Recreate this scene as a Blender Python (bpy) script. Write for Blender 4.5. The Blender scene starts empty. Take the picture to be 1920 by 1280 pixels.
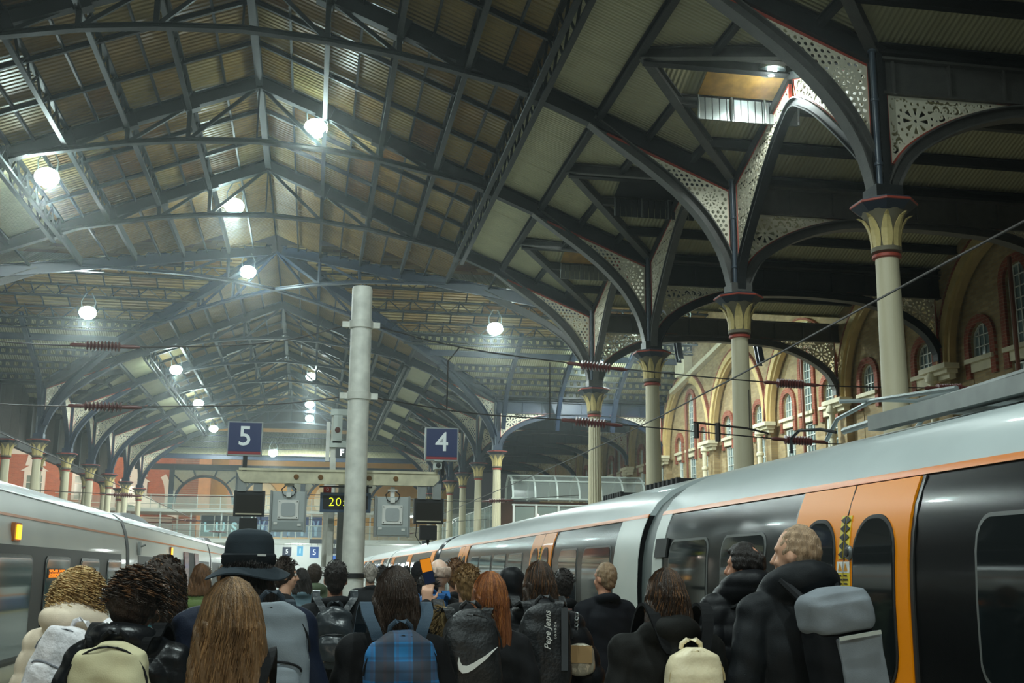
import bpy, bmesh, math, random
import numpy as np
from mathutils import Vector, Matrix
random.seed(7)
PI = math.pi
SC = bpy.context.scene
COL = SC.collection
# ------------------------------------------------------------------ camera, world, exposure
cam_d = bpy.data.cameras.new('camera'); cam = bpy.data.objects.new('camera', cam_d); COL.objects.link(cam)
cam_d.sensor_width = 36.0; cam_d.lens = 2111.0 * 36.0 / 1920.0; cam_d.clip_end = 400
_d = Vector((580 - 960, 1070 - 640, 2111.0)).normalized()          # direction of the tracks in camera axes (x right, y down, z ahead)
_u = Vector((1041 - 960, -9848 - 640, 2111.0)).normalized()        # world up in camera axes
_u = (_u - _d * _u.dot(_d)).normalized()
_r = _d.cross(_u)
cam.matrix_world = Matrix(((_r[0], -_r[1], -_r[2], 0), (_d[0], -_d[1], -_d[2], 0), (_u[0], -_u[1], -_u[2], 1.65), (0, 0, 0, 1)))
SC.camera = cam
SC.view_settings.view_transform = 'Standard'; SC.view_settings.look = 'None'
SC.view_settings.gamma = 1.0; SC.view_settings.use_curve_mapping = False
SC.view_settings.exposure = 0.0
world = bpy.data.worlds.new('night'); SC.world = world; world.use_nodes = True
_bg = world.node_tree.nodes['Background']; _bg.inputs[0].default_value = (0.55, 0.62, 0.60, 1); _bg.inputs[1].default_value = 0.045
SC.cycles.max_bounces = 5; SC.cycles.diffuse_bounces = 3; SC.cycles.glossy_bounces = 3
SC.cycles.transmission_bounces = 4; SC.cycles.transparent_max_bounces = 8; SC.cycles.volume_bounces = 0
SC.cycles.sample_clamp_indirect = 4.0; SC.cycles.caustics_reflective = False; SC.cycles.caustics_refractive = False
SC.cycles.use_denoising = True

def lamp(name, loc, power, color=(0.86, 1.0, 0.97), radius=0.25, parent=None, spot=None, aim=None):
    l = bpy.data.lights.new(name, 'SPOT' if spot else 'POINT'); l.energy = power; l.color = color; l.shadow_soft_size = radius
    o = bpy.data.objects.new(name, l); COL.objects.link(o); o.location = loc
    if spot:
        l.spot_size = spot; l.spot_blend = 0.6
        o.rotation_euler = (Vector(aim) - Vector(loc)).to_track_quat('-Z', 'Y').to_euler()
    return o
# fixed station lamps: positions of the flood heads hung from the purlins (x, y, z)
NAVE_FLOODS = [(-0.35, 31.4, 14.3), (-3.12, 38.9, 14.2), (-3.12, 47.9, 14.2), (-7.82, 32.3, 12.6), (-9.4, 47.4, 12.0), (7.41, 46.6, 11.9),
               (-7.78, 64.1, 12.6), (-0.43, 74.8, 14.3), (-7.77, 77.1, 12.6), (-0.5, 87.1, 14.2), (-0.5, 93.0, 13.9), (-7.9, 91.1, 12.6), (-2.93, 83.0, 10.0)]
FLOOD_W = 2200.0; SPILL = {4: .30, 5: .34}                    # the two crossing floods sit close under the sheets
NEAR_FLOODS = [(-6.5, 3.0, 12.6), (2.5, 3.0, 12.6), (-3.0, 10.6, 14.3), (2.5, -9.0, 12.6), (-6.5, -9.0, 12.6)]   # the same floods behind and above the camera
HAZE = 0.0014
UPLIGHT = .11; WALL_W = 1500.0; AISLE_W = 260.0; NEAR_W = 1300.0
AISLE_FLOODS = [(9.2, 20.95, 12.1)]
ADDED_WALL_FLOODS = [(14.2, 41.7, 11.3), (14.2, 48.6, 12.6), (14.2, 55.6, 12.2)]      # added lamps, kept unseen behind the girders, to brighten the brick wall
# ------------------------------------------------------------------ materials
def lin(c):
    return tuple(((v / 255.0) / 12.92) if v / 255.0 <= 0.04045 else (((v / 255.0) + 0.055) / 1.055) ** 2.4 for v in c)
MATS = {}
def mat(name, rgb, rough=0.6, metal=0.0, var=0.0, vscale=4.0, bump=0.0, bscale=40.0, spec=0.5, coat=0.0, emit=0.0, emit_rgb=None,
        corr=None, brick=None, alpha=1.0, trans=0.0, transl=0.0, stretch=None, sheen=0.0):
    if name in MATS: return MATS[name]
    m = bpy.data.materials.new(name); m.use_nodes = True; MATS[name] = m
    nt = m.node_tree; N = nt.nodes; L = nt.links; b = N['Principled BSDF']
    c = lin(rgb)
    b.inputs['Base Color'].default_value = (*c, 1); b.inputs['Roughness'].default_value = rough; b.inputs['Metallic'].default_value = metal
    b.inputs['Specular IOR Level'].default_value = spec
    if coat: b.inputs['Coat Weight'].default_value = coat; b.inputs['Coat Roughness'].default_value = 0.05
    if sheen: b.inputs['Sheen Weight'].default_value = sheen; b.inputs['Sheen Roughness'].default_value = 0.5
    if trans: b.inputs['Transmission Weight'].default_value = trans
    if alpha < 1: b.inputs['Alpha'].default_value = alpha
    if emit:
        b.inputs['Emission Color'].default_value = (*lin(emit_rgb or rgb), 1); b.inputs['Emission Strength'].default_value = emit
    tc = None
    def coord():
        nonlocal tc
        if tc is None:
            tc = N.new('ShaderNodeTexCoord').outputs['Object']
            if stretch:
                mp = N.new('ShaderNodeMapping'); mp.inputs['Scale'].default_value = stretch; L.new(tc, mp.inputs[0]); tc = mp.outputs[0]
        return tc
    colour = None
    if brick:      # (other brick rgb, mortar rgb, axes, scale)
        br = N.new('ShaderNodeTexBrick'); mp = N.new('ShaderNodeMapping')
        mp.inputs['Rotation'].default_value = brick[2]
        L.new(N.new('ShaderNodeTexCoord').outputs['Object'], mp.inputs[0]); L.new(mp.outputs[0], br.inputs[0])
        br.inputs['Color1'].default_value = (*c, 1); br.inputs['Color2'].default_value = (*lin(brick[0]), 1); br.inputs['Mortar'].default_value = (*lin(brick[1]), 1)
        br.inputs['Scale'].default_value = brick[3]; br.inputs['Mortar Size'].default_value = 0.012; br.inputs['Bias'].default_value = -0.1
        br.inputs['Brick Width'].default_value = 0.45; br.inputs['Row Height'].default_value = 0.16
        colour = br.outputs[0]
    if var:
        n = N.new('ShaderNodeTexNoise'); n.inputs['Scale'].default_value = vscale; n.inputs['Detail'].default_value = 4; L.new(coord(), n.inputs['Vector'])
        mr = N.new('ShaderNodeMapRange'); mr.inputs[1].default_value = 0.3; mr.inputs[2].default_value = 0.7
        mr.inputs[3].default_value = 1 - var; mr.inputs[4].default_value = 1 + var; L.new(n.outputs[0], mr.inputs[0])
        vm = N.new('ShaderNodeVectorMath'); vm.operation = 'SCALE'; L.new(mr.outputs[0], vm.inputs['Scale'])
        if colour: L.new(colour, vm.inputs[0])
        else: vm.inputs[0].default_value = c
        colour = vm.outputs[0]
    h = None
    if corr:       # (axis, period, strength, darken)
        w = N.new('ShaderNodeTexWave'); w.wave_type = 'BANDS'; w.bands_direction = corr[0]; w.inputs['Scale'].default_value = 0.31416 / corr[1]
        L.new(N.new('ShaderNodeTexCoord').outputs['Object'], w.inputs[0])
        h = N.new('ShaderNodeBump'); h.inputs['Strength'].default_value = corr[2]; h.inputs['Distance'].default_value = corr[1] * 0.5; L.new(w.outputs[1], h.inputs['Height'])
        L.new(h.outputs[0], b.inputs['Normal'])
    if bump:
        n2 = N.new('ShaderNodeTexNoise'); n2.inputs['Scale'].default_value = bscale; n2.inputs['Detail'].default_value = 3; L.new(coord(), n2.inputs['Vector'])
        h2 = N.new('ShaderNodeBump'); h2.inputs['Strength'].default_value = bump; h2.inputs['Distance'].default_value = 0.03; L.new(n2.outputs[0], h2.inputs['Height'])
        if h: L.new(h.outputs[0], h2.inputs['Normal'])
        L.new(h2.outputs[0], b.inputs['Normal'])
    if colour: L.new(colour, b.inputs['Base Color'])
    if transl:     # light passing through a thin sheet
        t = N.new('ShaderNodeBsdfTranslucent'); mx = N.new('ShaderNodeMixShader'); mx.inputs[0].default_value = transl
        t.inputs[0].default_value = (*c, 1)
        L.new(b.outputs[0], mx.inputs[1]); L.new(t.outputs[0], mx.inputs[2]); L.new(mx.outputs[0], N['Material Output'].inputs[0])
    m.diffuse_color = (*c, 1)
    return m
IRON = mat('dark iron paint', (34, 36, 37), 0.5, 0, 0.25, 3.0, bump=0.15, bscale=25, spec=.35)
IRON_GREY = mat('grey iron paint', (88, 86, 82), 0.45, 0, 0.15, 5.0, bump=0.35, bscale=60)
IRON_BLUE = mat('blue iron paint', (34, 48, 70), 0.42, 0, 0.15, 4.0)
CREAM = mat('cream cast iron', (240, 232, 208), 0.5, 0, 0.06, 6.0)
RED = mat('brick red trim paint', (176, 72, 54), 0.5, 0, 0.1, 6.0)
SHAFT = mat('stone coloured column paint', (214, 204, 172), 0.5, 0, 0.10, 2.0, bump=0.1, bscale=30, stretch=(1, 1, .25))
GOLD = mat('gilt leaf paint', (214, 192, 128), 0.5, 0, 0.1, 12)
SHEET = mat('cream corrugated sheet', (196, 190, 150), 0.55, 0, 0.06, 1.5, corr=('Y', 0.11, 0.55))
SHEET_X = mat('cream corrugated sheet across', (196, 190, 150), 0.55, 0, 0.06, 1.5, corr=('X', 0.11, 0.55))
PANE = mat('weathered translucent roof sheet', (172, 138, 78), 0.35, 0, 0.25, 1.2, corr=('Y', 0.19, 0.9), transl=0.35)
PANE_X = mat('weathered translucent roof sheet across', (150, 128, 84), 0.35, 0, 0.25, 1.2, corr=('X', 0.19, 0.9), transl=0.35)
WHITE = mat('white paint', (226, 226, 220), 0.45, 0, 0.06, 3)
POLE_W = mat('grimy white pole paint', (216, 216, 206), 0.5, 0, 0.16, 5, bump=0.12, bscale=20)
BLACK = mat('matt black plastic', (26, 27, 28), 0.5)
GALV = mat('galvanised steel', (150, 154, 152), 0.4, 0.6, 0.1, 6)
WIRE = mat('dull copper wire', (58, 52, 48), 0.5, 0.5)
INSUL = mat('brown glazed insulator', (104, 58, 54), 0.3)
LENS = mat('flood lamp glass', (225, 255, 250), 0.3, emit=60.0, emit_rgb=(215, 255, 250))
YBRICK = mat('yellow stock brick', (174, 150, 108), 0.8, 0, 0.18, 1.2, bump=0.2, bscale=30, brick=((150, 124, 84), (150, 138, 112), (0, PI / 2, PI / 2), 1.6))
RBRICK = mat('red brick', (150, 74, 50), 0.8, 0, 0.2, 3, brick=((134, 62, 42), (150, 120, 96), (0, PI / 2, PI / 2), 1.6))
STONE = mat('pale dressed stone', (224, 214, 182), 0.7, 0, 0.1, 3, bump=0.15, bscale=20)
GLASSDARK = mat('dark window glass', (60, 78, 82), 0.12, 0, spec=0.6)
# ------------------------------------------------------------------ mesh builder
class MB:
    def __init__(s): s.v = []; s.f = []; s.m = []; s.sm = []
    def add(s, vs, fs, mi=0, smooth=False):
        o = len(s.v); s.v.extend([tuple(v) for v in vs])
        for f in fs: s.f.append([i + o for i in f]); s.m.append(mi); s.sm.append(smooth)
        return s
    def box(s, c, d, rot=None, mi=0):
        x, y, z = d[0] / 2, d[1] / 2, d[2] / 2
        vs = [Vector(p) for p in ((-x, -y, -z), (x, -y, -z), (x, y, -z), (-x, y, -z), (-x, -y, z), (x, -y, z), (x, y, z), (-x, y, z))]
        if rot is not None:
            M = rot if isinstance(rot, Matrix) else Matrix.Rotation(rot, 3, 'Z'); vs = [M @ v for v in vs]
        c = Vector(c)
        return s.add([v + c for v in vs], [(0, 3, 2, 1), (4, 5, 6, 7), (0, 1, 5, 4), (1, 2, 6, 5), (2, 3, 7, 6), (3, 0, 4, 7)], mi)
    def beam(s, p, q, w, h, up=(0, 0, 1), mi=0):
        p = Vector(p); q = Vector(q); t = (q - p)
        L = t.length
        if L < 1e-6: return s
        t /= L; u = Vector(up); a = t.cross(u)
        if a.length < 1e-4: u = Vector((0, 1, 0)); a = t.cross(u)
        a.normalize(); b = a.cross(t)
        M = Matrix((a, t, b)).transposed()
        return s.box((p + q) / 2, (w, L, h), M, mi)
    def tube(s, pts, r, n=8, mi=0, cap=True, smooth=True):
        pts = [Vector(p) for p in pts]; k = len(pts); rs = r if hasattr(r, '__len__') else [r] * k
        vs = []; ref = None
        for i, p in enumerate(pts):
            t = (pts[min(i + 1, k - 1)] - pts[max(i - 1, 0)]).normalized()
            if ref is None:
                ref = Vector((0, 0, 1)) if abs(t.z) < 0.9 else Vector((1, 0, 0))
            a = t.cross(ref)
            if a.length < 1e-5: a = t.cross(Vector((0.3, 1, 0.2)))
            a.normalize(); b = t.cross(a); ref = -b if False else ref
            for j in range(n):
                th = 2 * PI * j / n; vs.append(p + (a * math.cos(th) + b * math.sin(th)) * rs[i])
        fs = [(i * n + j, i * n + (j + 1) % n, (i + 1) * n + (j + 1) % n, (i + 1) * n + j) for i in range(k - 1) for j in range(n)]
        if cap: fs += [tuple(range(n - 1, -1, -1)), tuple((k - 1) * n + j for j in range(n))]
        return s.add(vs, fs, mi, smooth)
    def lathe(s, prof, n=16, c=(0, 0, 0), mi=0, smooth=True, phase=0.0):
        vs = []; k = len(prof)
        for r, z in prof:
            for j in range(n):
                th = 2 * PI * j / n + phase; vs.append((c[0] + r * math.cos(th), c[1] + r * math.sin(th), c[2] + z))
        fs = [(i * n + j, i * n + (j + 1) % n, (i + 1) * n + (j + 1) % n, (i + 1) * n + j) for i in range(k - 1) for j in range(n)]
        fs += [tuple(range(n - 1, -1, -1)), tuple((k - 1) * n + j for j in range(n))]
        return s.add(vs, fs, mi, smooth)
    def sweep(s, pts, n, sec, mi=0, closed=False, smooth=False):
        """sweep a closed section [(a along n, b along n x t)] along pts lying in a plane with normal n"""
        pts = [Vector(p) for p in pts]; n = Vector(n).normalized(); k = len(pts); m = len(sec); vs = []
        for i, p in enumerate(pts):
            if closed: t = pts[(i + 1) % k] - pts[i - 1]
            else: t = pts[min(i + 1, k - 1)] - pts[max(i - 1, 0)]
            t.normalize(); b = n.cross(t).normalized()
            # mitre length
            if 0 < i < k - 1:
                t0 = (pts[i] - pts[i - 1]).normalized(); c = max(0.5, t.dot(t0)); b = b / c
            for a_, b_ in sec: vs.append(p + n * a_ + b * b_)
        q = k if closed else k - 1
        fs = [(i * m + j, i * m + (j + 1) % m, ((i + 1) % k) * m + (j + 1) % m, ((i + 1) % k) * m + j) for i in range(q) for j in range(m)]
        if not closed: fs += [tuple(range(m - 1, -1, -1)), tuple((k - 1) * m + j for j in range(m))]
        return s.add(vs, fs, mi, smooth)
    def prism(s, poly, d, mi=0):
        """poly: list of 3D points of a planar outline; d: extrusion vector"""
        k = len(poly); d = Vector(d); vs = [Vector(p) for p in poly] + [Vector(p) + d for p in poly]
        return s.add(vs, [tuple(range(k - 1, -1, -1)), tuple(range(k, 2 * k))] + [(i, (i + 1) % k, k + (i + 1) % k, k + i) for i in range(k)], mi)
    def ball(s, c, r, nu=12, nv=8, mi=0):
        r = r if hasattr(r, '__len__') else (r, r, r); vs = [(c[0], c[1], c[2] - r[2])]
        for i in range(1, nv):
            ph = -PI / 2 + PI * i / nv
            for j in range(nu):
                th = 2 * PI * j / nu; vs.append((c[0] + r[0] * math.cos(ph) * math.cos(th), c[1] + r[1] * math.cos(ph) * math.sin(th), c[2] + r[2] * math.sin(ph)))
        vs.append((c[0], c[1], c[2] + r[2])); T = len(vs) - 1; fs = []
        for j in range(nu): fs.append((0, 1 + (j + 1) % nu, 1 + j)); fs.append((T, 1 + (nv - 2) * nu + j, 1 + (nv - 2) * nu + (j + 1) % nu))
        for i in range(nv - 2):
            for j in range(nu):
                a = 1 + i * nu; fs.append((a + j, a + (j + 1) % nu, a + nu + (j + 1) % nu, a + nu + j))
        return s.add(vs, fs, mi, True)
    def mesh(s, name, mats, fix=True):
        me = bpy.data.meshes.new(name); me.from_pydata(s.v, [], s.f)
        for m in (mats if isinstance(mats, (list, tuple)) else [mats]): me.materials.append(m)
        me.polygons.foreach_set('material_index', s.m); me.polygons.foreach_set('use_smooth', s.sm)
        if fix:
            bm = bmesh.new(); bm.from_mesh(me); bmesh.ops.recalc_face_normals(bm, faces=bm.faces); bm.to_mesh(me); bm.free()
        if any(s.sm): me.set_sharp_from_angle(angle=math.radians(42))
        me.update(); return me
    def build(s, name, mats, parent=None, loc=None, **kw):
        return obj(name, s.mesh(name, mats), parent, loc, **kw)
def obj(name, me, parent=None, loc=None, rot=None, **props):
    o = bpy.data.objects.new(name, me); COL.objects.link(o)
    if parent is not None: o.parent = parent
    if loc is not None: o.location = loc
    if rot is not None: o.rotation_euler = rot
    for k, v in props.items(): o[k] = v
    return o
def thing(name, label, cat, loc=(0, 0, 0), rot=0.0, group=None, kind=None):
    o = bpy.data.objects.new(name, None); COL.objects.link(o); o.location = loc; o.rotation_euler = (0, 0, rot); o.empty_display_size = 0.2
    o['label'] = label; o['category'] = cat
    if group: o['group'] = group
    if kind: o['kind'] = kind
    return o
def tag(o, label, cat, group=None, kind=None):
    o['label'] = label; o['category'] = cat
    if group: o['group'] = group
    if kind: o['kind'] = kind
    return o
def dup(root, loc=None, rot=None, label=None, group=None):
    def cp(o, par):
        c = o.copy(); COL.objects.link(c)
        if par is not None: c.parent = par
        for ch in o.children: cp(ch, c)
        return c
    r = cp(root, None)
    if loc is not None: r.location = loc
    if rot is not None: r.rotation_euler = (0, 0, rot)
    if label: r['label'] = label
    if group: r['group'] = group
    return r
def struct(name, label=None):
    o = bpy.data.objects.new(name, None); COL.objects.link(o); o['kind'] = 'structure'
    if label: o['label'] = label
    return o
def isec(w, d, tf=0.035, tw=0.03):
    a = w / 2; b = d / 2
    return [(-a, -b), (a, -b), (a, -b + tf), (tw / 2, -b + tf), (tw / 2, b - tf), (a, b - tf), (a, b), (-a, b), (-a, b - tf), (-tw / 2, b - tf), (-tw / 2, -b + tf), (-a, -b + tf)]
def rsec(w, d): return [(-w / 2, -d / 2), (w / 2, -d / 2), (w / 2, d / 2), (-w / 2, d / 2)]
def text_mesh(s, size, extrude=0.003, shear=0.0, bold=0.0, spacing=1.0):
    c = bpy.data.curves.new('lettering', 'FONT'); c.body = s; c.size = size; c.extrude = extrude; c.shear = shear; c.offset = bold
    c.align_x = 'CENTER'; c.align_y = 'CENTER'; c.space_character = spacing; c.resolution_u = 3
    o = bpy.data.objects.new('lettering', c); COL.objects.link(o)
    me = bpy.data.meshes.new_from_object(o.evaluated_get(bpy.context.evaluated_depsgraph_get()))
    bpy.data.objects.remove(o); return me
def lettering(s, size, m, parent, loc, rot=(PI / 2, 0, 0), **kw):
    me = text_mesh(s, size, **kw); me.materials.clear(); me.materials.append(m)
    return obj('lettering', me, parent, loc, rot)
# ================================================================== THE ROOF
CX, RX, LX, HALF, EAVE, SL = -2.0, 9.65, -13.65, 11.65, 10.8, 0.405
NEAR = [10.52, 17.45, 24.38, 31.31, 38.24]
FAR = [59.6, 66.53, 73.46, 80.39, 87.32, 94.25]
YC = 48.92; TH = 10.68; SLT = (HALF * SL) / TH                      # crossing centre, half width of the transept, its slope
RIDGE = EAVE + SL * HALF
WX = 19.0
def zn(u): return EAVE + SL * (HALF - abs(u))
def zt(y): return EAVE + SLT * (TH - abs(y - YC))
UP = 0.26                                                           # sheets lie this far above the rafter centre line
# ---- pierced cast iron panels: marching squares over a signed field -> thin real plate with real holes
def in_poly_dist(P, X, Z):
    P = np.array(P, float); n = len(P); d = np.full(X.shape, 1e9); ins = np.zeros(X.shape, bool)
    for i in range(n):
        a = P[i]; b = P[(i + 1) % n]; e = b - a; wx = X - a[0]; wz = Z - a[1]
        t = np.clip((wx * e[0] + wz * e[1]) / (e @ e), 0, 1)
        d = np.minimum(d, np.hypot(wx - e[0] * t, wz - e[1] * t))
        c = ((a[1] > Z) != (b[1] > Z)) & (X < (b[0] - a[0]) * (Z - a[1]) / (b[1] - a[1] + 1e-12) + a[0]); ins ^= c
    return np.where(ins, d, -d)
def tracery(poly, rose=None, mode='scroll', h=0.024, th=0.03, margin=0.05):
    P = np.array(poly); x0, z0 = P.min(0) - h; x1, z1 = P.max(0) + h
    nx = int((x1 - x0) / h) + 2; nz = int((z1 - z0) / h) + 2
    X, Z = np.meshgrid(x0 + h * np.arange(nx), z0 + h * np.arange(nz), indexing='ij')
    din = in_poly_dist(poly, X, Z); hole = np.full(X.shape, 1e3)
    def cut(d): np.minimum(hole, d, out=hole)
    out = np.ones(X.shape, bool)
    if rose:
        cx, cz, R = rose; r = np.hypot(X - cx, Z - cz); th_ = np.arctan2(Z - cz, X - cx); out = r > R
        k = (th_ / (PI / 4) - np.floor(th_ / (PI / 4) + 0.5)) * (PI / 4)            # angle from the nearest of eight petals
        px = r * np.cos(k); pz = np.abs(r * np.sin(k))
        w = np.clip((px - 0.16 * R) * 0.30, 0.0, 0.15 * R)                           # petals widen outwards
        cut(np.maximum(np.maximum(pz - w, 0.2 * R - px), px - 0.62 * R) * 1.0)
        cut(r - 0.09 * R)
        k2 = ((th_ + PI / 16) / (PI / 8) - np.floor((th_ + PI / 16) / (PI / 8) + 0.5)) * (PI / 8)
        cut(np.hypot(r * np.cos(k2) - 0.82 * R, r * np.sin(k2)) - 0.085 * R)
    def hexgrid(s):
        r3 = s * math.sqrt(3) / 2
        for j in range(int(z0 / r3) - 1, int(z1 / r3) + 2):
            for i in range(int(x0 / s) - 2, int(x1 / s) + 2): yield (i + 0.5 * (j % 2)) * s, j * r3, i, j
    if mode == 'dots':
        for a, b, i, j in hexgrid(0.125):
            if not (x0 < a < x1 and z0 < b < z1): continue
            if rose and math.hypot(a - rose[0], b - rose[1]) < rose[2] + 0.04: continue
            cut(np.hypot(X - a, Z - b) - 0.042)
    else:
        for a, b, i, j in hexgrid(0.19):
            if not (x0 < a < x1 and z0 < b < z1): continue
            if rose and math.hypot(a - rose[0], b - rose[1]) < rose[2] + 0.06: continue
            q = ((i * 7 + j * 3) % 8) * PI / 4; c, s_ = math.cos(q), math.sin(q)
            cres = np.maximum(np.hypot(X - a, Z - b) - 0.078, 0.046 - np.hypot(X - a - 0.028 * c, Z - b - 0.028 * s_))
            cut(cres); cut(np.hypot(X - a - 0.03 * c, Z - b - 0.03 * s_) - 0.022)
            for q2 in (0, 2 * PI / 3, 4 * PI / 3): cut(np.hypot(X - a - 0.110 * math.sin(q2), Z - b - 0.110 * math.cos(q2)) - 0.024)
    S = np.minimum(din, np.maximum(-(-hole), margin - din))
    V = []; F = []; key = {}
    def vert(k, p):
        if k not in key: key[k] = len(V); V.append(p)
        return key[k]
    pos = S > 0; nb = {}
    any_ = pos[:-1, :-1] | pos[1:, :-1] | pos[1:, 1:] | pos[:-1, 1:]
    edges = []
    for i, j in np.argwhere(any_):
        cs = ((i, j), (i + 1, j), (i + 1, j + 1), (i, j + 1)); poly_ = []; flags = []
        for q in range(4):
            A = cs[q]; B = cs[(q + 1) % 4]
            if pos[A]: poly_.append(vert(('c', A), (X[A], Z[A]))); flags.append(0)
            if pos[A] != pos[B]:
                t = S[A] / (S[A] - S[B]); k = ('e', min(A, B), max(A, B))
                poly_.append(vert(k, (X[A] + (X[B] - X[A]) * t, Z[A] + (Z[B] - Z[A]) * t))); flags.append(1 if pos[A] else 2)
        if len(poly_) < 3: continue
        F.append(poly_)
        for q in range(len(poly_)):
            if flags[q] == 1 and flags[(q + 1) % len(poly_)] == 2: edges.append((poly_[q], poly_[(q + 1) % len(poly_)]))
    n = len(V); vs = [(a, -th / 2, b) for a, b in V] + [(a, th / 2, b) for a, b in V]
    fs = [list(f) for f in F] + [[i + n for i in reversed(f)] for f in F] + [[a, a + n, b + n, b] for a, b in edges]
    me = bpy.data.meshes.new('tracery'); me.from_pydata(vs, [], fs); me.materials.append(CREAM); me.update(); return me
def smooth_path(pts, n=4):
    """Catmull-Rom through 2-D points"""
    P = [np.array(p, float) for p in pts]; P = [2 * P[0] - P[1]] + P + [2 * P[-1] - P[-2]]; out = []
    for i in range(1, len(P) - 2):
        for k in range(n):
            t = k / n; a, b, c, d = P[i - 1:i + 3]
            out.append(tuple(0.5 * (2 * b + (c - a) * t + (2 * a - 5 * b + 4 * c - d) * t * t + (3 * b - a - 3 * c + d) * t ** 3)))
    out.append(tuple(P[-2])); return out
def off(path, d):
    out = []
    for i in range(len(path)):
        a = np.array(path[max(i - 1, 0)]); b = np.array(path[min(i + 1, len(path) - 1)]); t = b - a; t = t / np.linalg.norm(t)
        out.append((path[i][0] - t[1] * d, path[i][1] + t[0] * d))
    return out
def p3(path, y=0.0): return [(a, y, z) for a, z in path]
# nave bracket (a = distance from the column towards the nave)
NB = smooth_path([(.22, 8.2), (.30, 8.6), (.49, 9.16), (.92, 9.85), (1.51, 10.47), (2.16, 10.99), (2.87, 11.49), (3.6, 12.02)])
NB_c = off(NB, 0.13); NB_t = off(NB, 0.27)
nb_low = [p for p in NB_t if p[0] < 3.05 and p[0] > 0.16]; nb_top = [(3.15, EAVE + SL * 3.15 - .24), (0.16, EAVE + SL * .16 - .26)]
NB_poly = [(0.16, nb_low[0][1])] + nb_low + nb_top
# aisle arch (a from 0 at the column to 9.35 at the wall)
AW = WX - RX
half_arch = [(.27, 8.1), (.32, 8.4), (.67, 8.93), (1.48, 9.43), (2.5, 9.76), (3.52, 9.86), (AW / 2, 9.9)]
AA = smooth_path(half_arch + [(AW - a, z) for a, z in half_arch[-2::-1]])
AA_c = off(AA, 0.12); AA_t = off(AA, 0.25)
aa_low = [p for p in AA_t if 0.18 < p[0] < 3.0 and p[1] < 10.06]
AA_poly = [(0.18, aa_low[0][1])] + aa_low + [(3.1, 10.1), (0.18, 10.1)]
# gable shaped arch between neighbouring columns (b along the platform)
BAY = 6.93
half_g = [(.25, 8.15), (.33, 8.55), (.62, 9.0), (1.29, 9.68), (2.29, 10.58), (3.0, 11.08), (BAY / 2, 11.28)]
GA = smooth_path(half_g + [(BAY - a, z) for a, z in half_g[-2::-1]])
GA_c = off(GA, 0.1); GA_t = off(GA, 0.2)
def ztop(b): return 10.72 + (12.02 - 10.72) * (min(b, BAY - b) / (BAY / 2)) - 0.06
ga_low = [p for p in GA_t if 0.16 < p[0] < BAY / 2 and p[1] < ztop(p[0]) - 0.02]
GA_poly = [(0.16, ga_low[0][1])] + ga_low + [(ga_low[-1][0] + .05, ztop(ga_low[-1][0])), (0.16, ztop(.16))]
TR_NAVE = tracery(NB_poly, (0.62, 10.35, 0.24), 'dots')
TR_AISLE = tracery(AA_poly, (0.72, 9.62, 0.40), 'scroll')
TR_GABLE = tracery(GA_poly, (0.62, 10.2, 0.26), 'scroll')
def trim_mesh(poly):
    mb = MB(); c = np.array(poly).mean(0); pts = [np.array(p) for p in poly]
    mb.sweep([(p[0], 0, p[1]) for p in pts], (0, 1, 0), rsec(0.07, 0.035), closed=True); return mb.mesh('red_trim', RED)
TM_NAVE, TM_AISLE, TM_GABLE = trim_mesh(NB_poly), trim_mesh(AA_poly), trim_mesh(GA_poly)
def rib_mesh(path, w, d, m):
    mb = MB(); mb.sweep(p3(path), (0, 1, 0), isec(w, d, 0.03, 0.05)); return mb.mesh('arch_rib', m)
RIBS = {}
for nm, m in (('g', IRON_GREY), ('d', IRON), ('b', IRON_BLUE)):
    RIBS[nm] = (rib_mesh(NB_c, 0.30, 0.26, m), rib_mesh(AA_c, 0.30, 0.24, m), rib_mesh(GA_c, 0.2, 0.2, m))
ORD = ['nearest', 'second nearest', 'third nearest', 'fourth nearest', 'fifth nearest', 'sixth nearest', 'seventh nearest', 'eighth nearest', 'ninth nearest', 'farthest']
# ---- roof trusses
LOW = [(-6.9, 12.73), (-5.15, 13.08), (-3.55, 13.40), (-1.9, 13.60), (0, 13.71), (1.9, 13.60), (3.55, 13.40), (5.15, 13.08), (6.9, 12.73)]
lowz = dict((round(a, 2), z) for a, z in LOW)
def truss_meshes(m):
    M = {}
    for s in (1, -1):
        mb = MB(); mb.sweep([(0, 0, RIDGE), (s * (HALF + .1), 0, zn(HALF + .1))], (0, 1, 0), isec(.26, .40, .04, .06)); M['rafter', s] = mb.mesh('rafter', m)
        for u in (1.9, 3.55, 5.15, 6.85):
            mb = MB(); mb.box((s * u, 0, zn(u) - .02), (.42, .30, .52), Matrix.Rotation(s * math.atan(SL), 3, 'Y')); M['gusset', s * u] = mb.mesh('gusset_plate', m)
        for u in (1.9, 3.55, 5.15):
            mb = MB(); mb.beam((s * u, 0, zn(u)), (s * u, 0, lowz[u]), .12, .12, (0, 1, 0)); M['post', s * u] = mb.mesh('truss_post', m)
        for a, b in ((0.0, 1.9), (1.9, 3.55), (3.55, 5.15)):
            mb = MB(); mb.beam((s * a, 0, zn(a) - .1), (s * b, 0, lowz[b]), .1, .07, (0, 1, 0)); M['strut', s * b] = mb.mesh('truss_strut', m)
    mb = MB(); mb.sweep(p3(LOW), (0, 1, 0), isec(.2, .13, .025, .05)); M['tie', 0] = mb.mesh('tie_beam', m)
    mb = MB(); mb.beam((0, 0, RIDGE), (0, 0, 13.71), .05, .05, (0, 1, 0)); M['king', 0] = mb.mesh('king_rod', m)
    return M
TMESH = {'d': truss_meshes(IRON), 'b': truss_meshes(mat('blue black iron paint', (36, 42, 52), .42, 0, .2, 3))}
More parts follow.
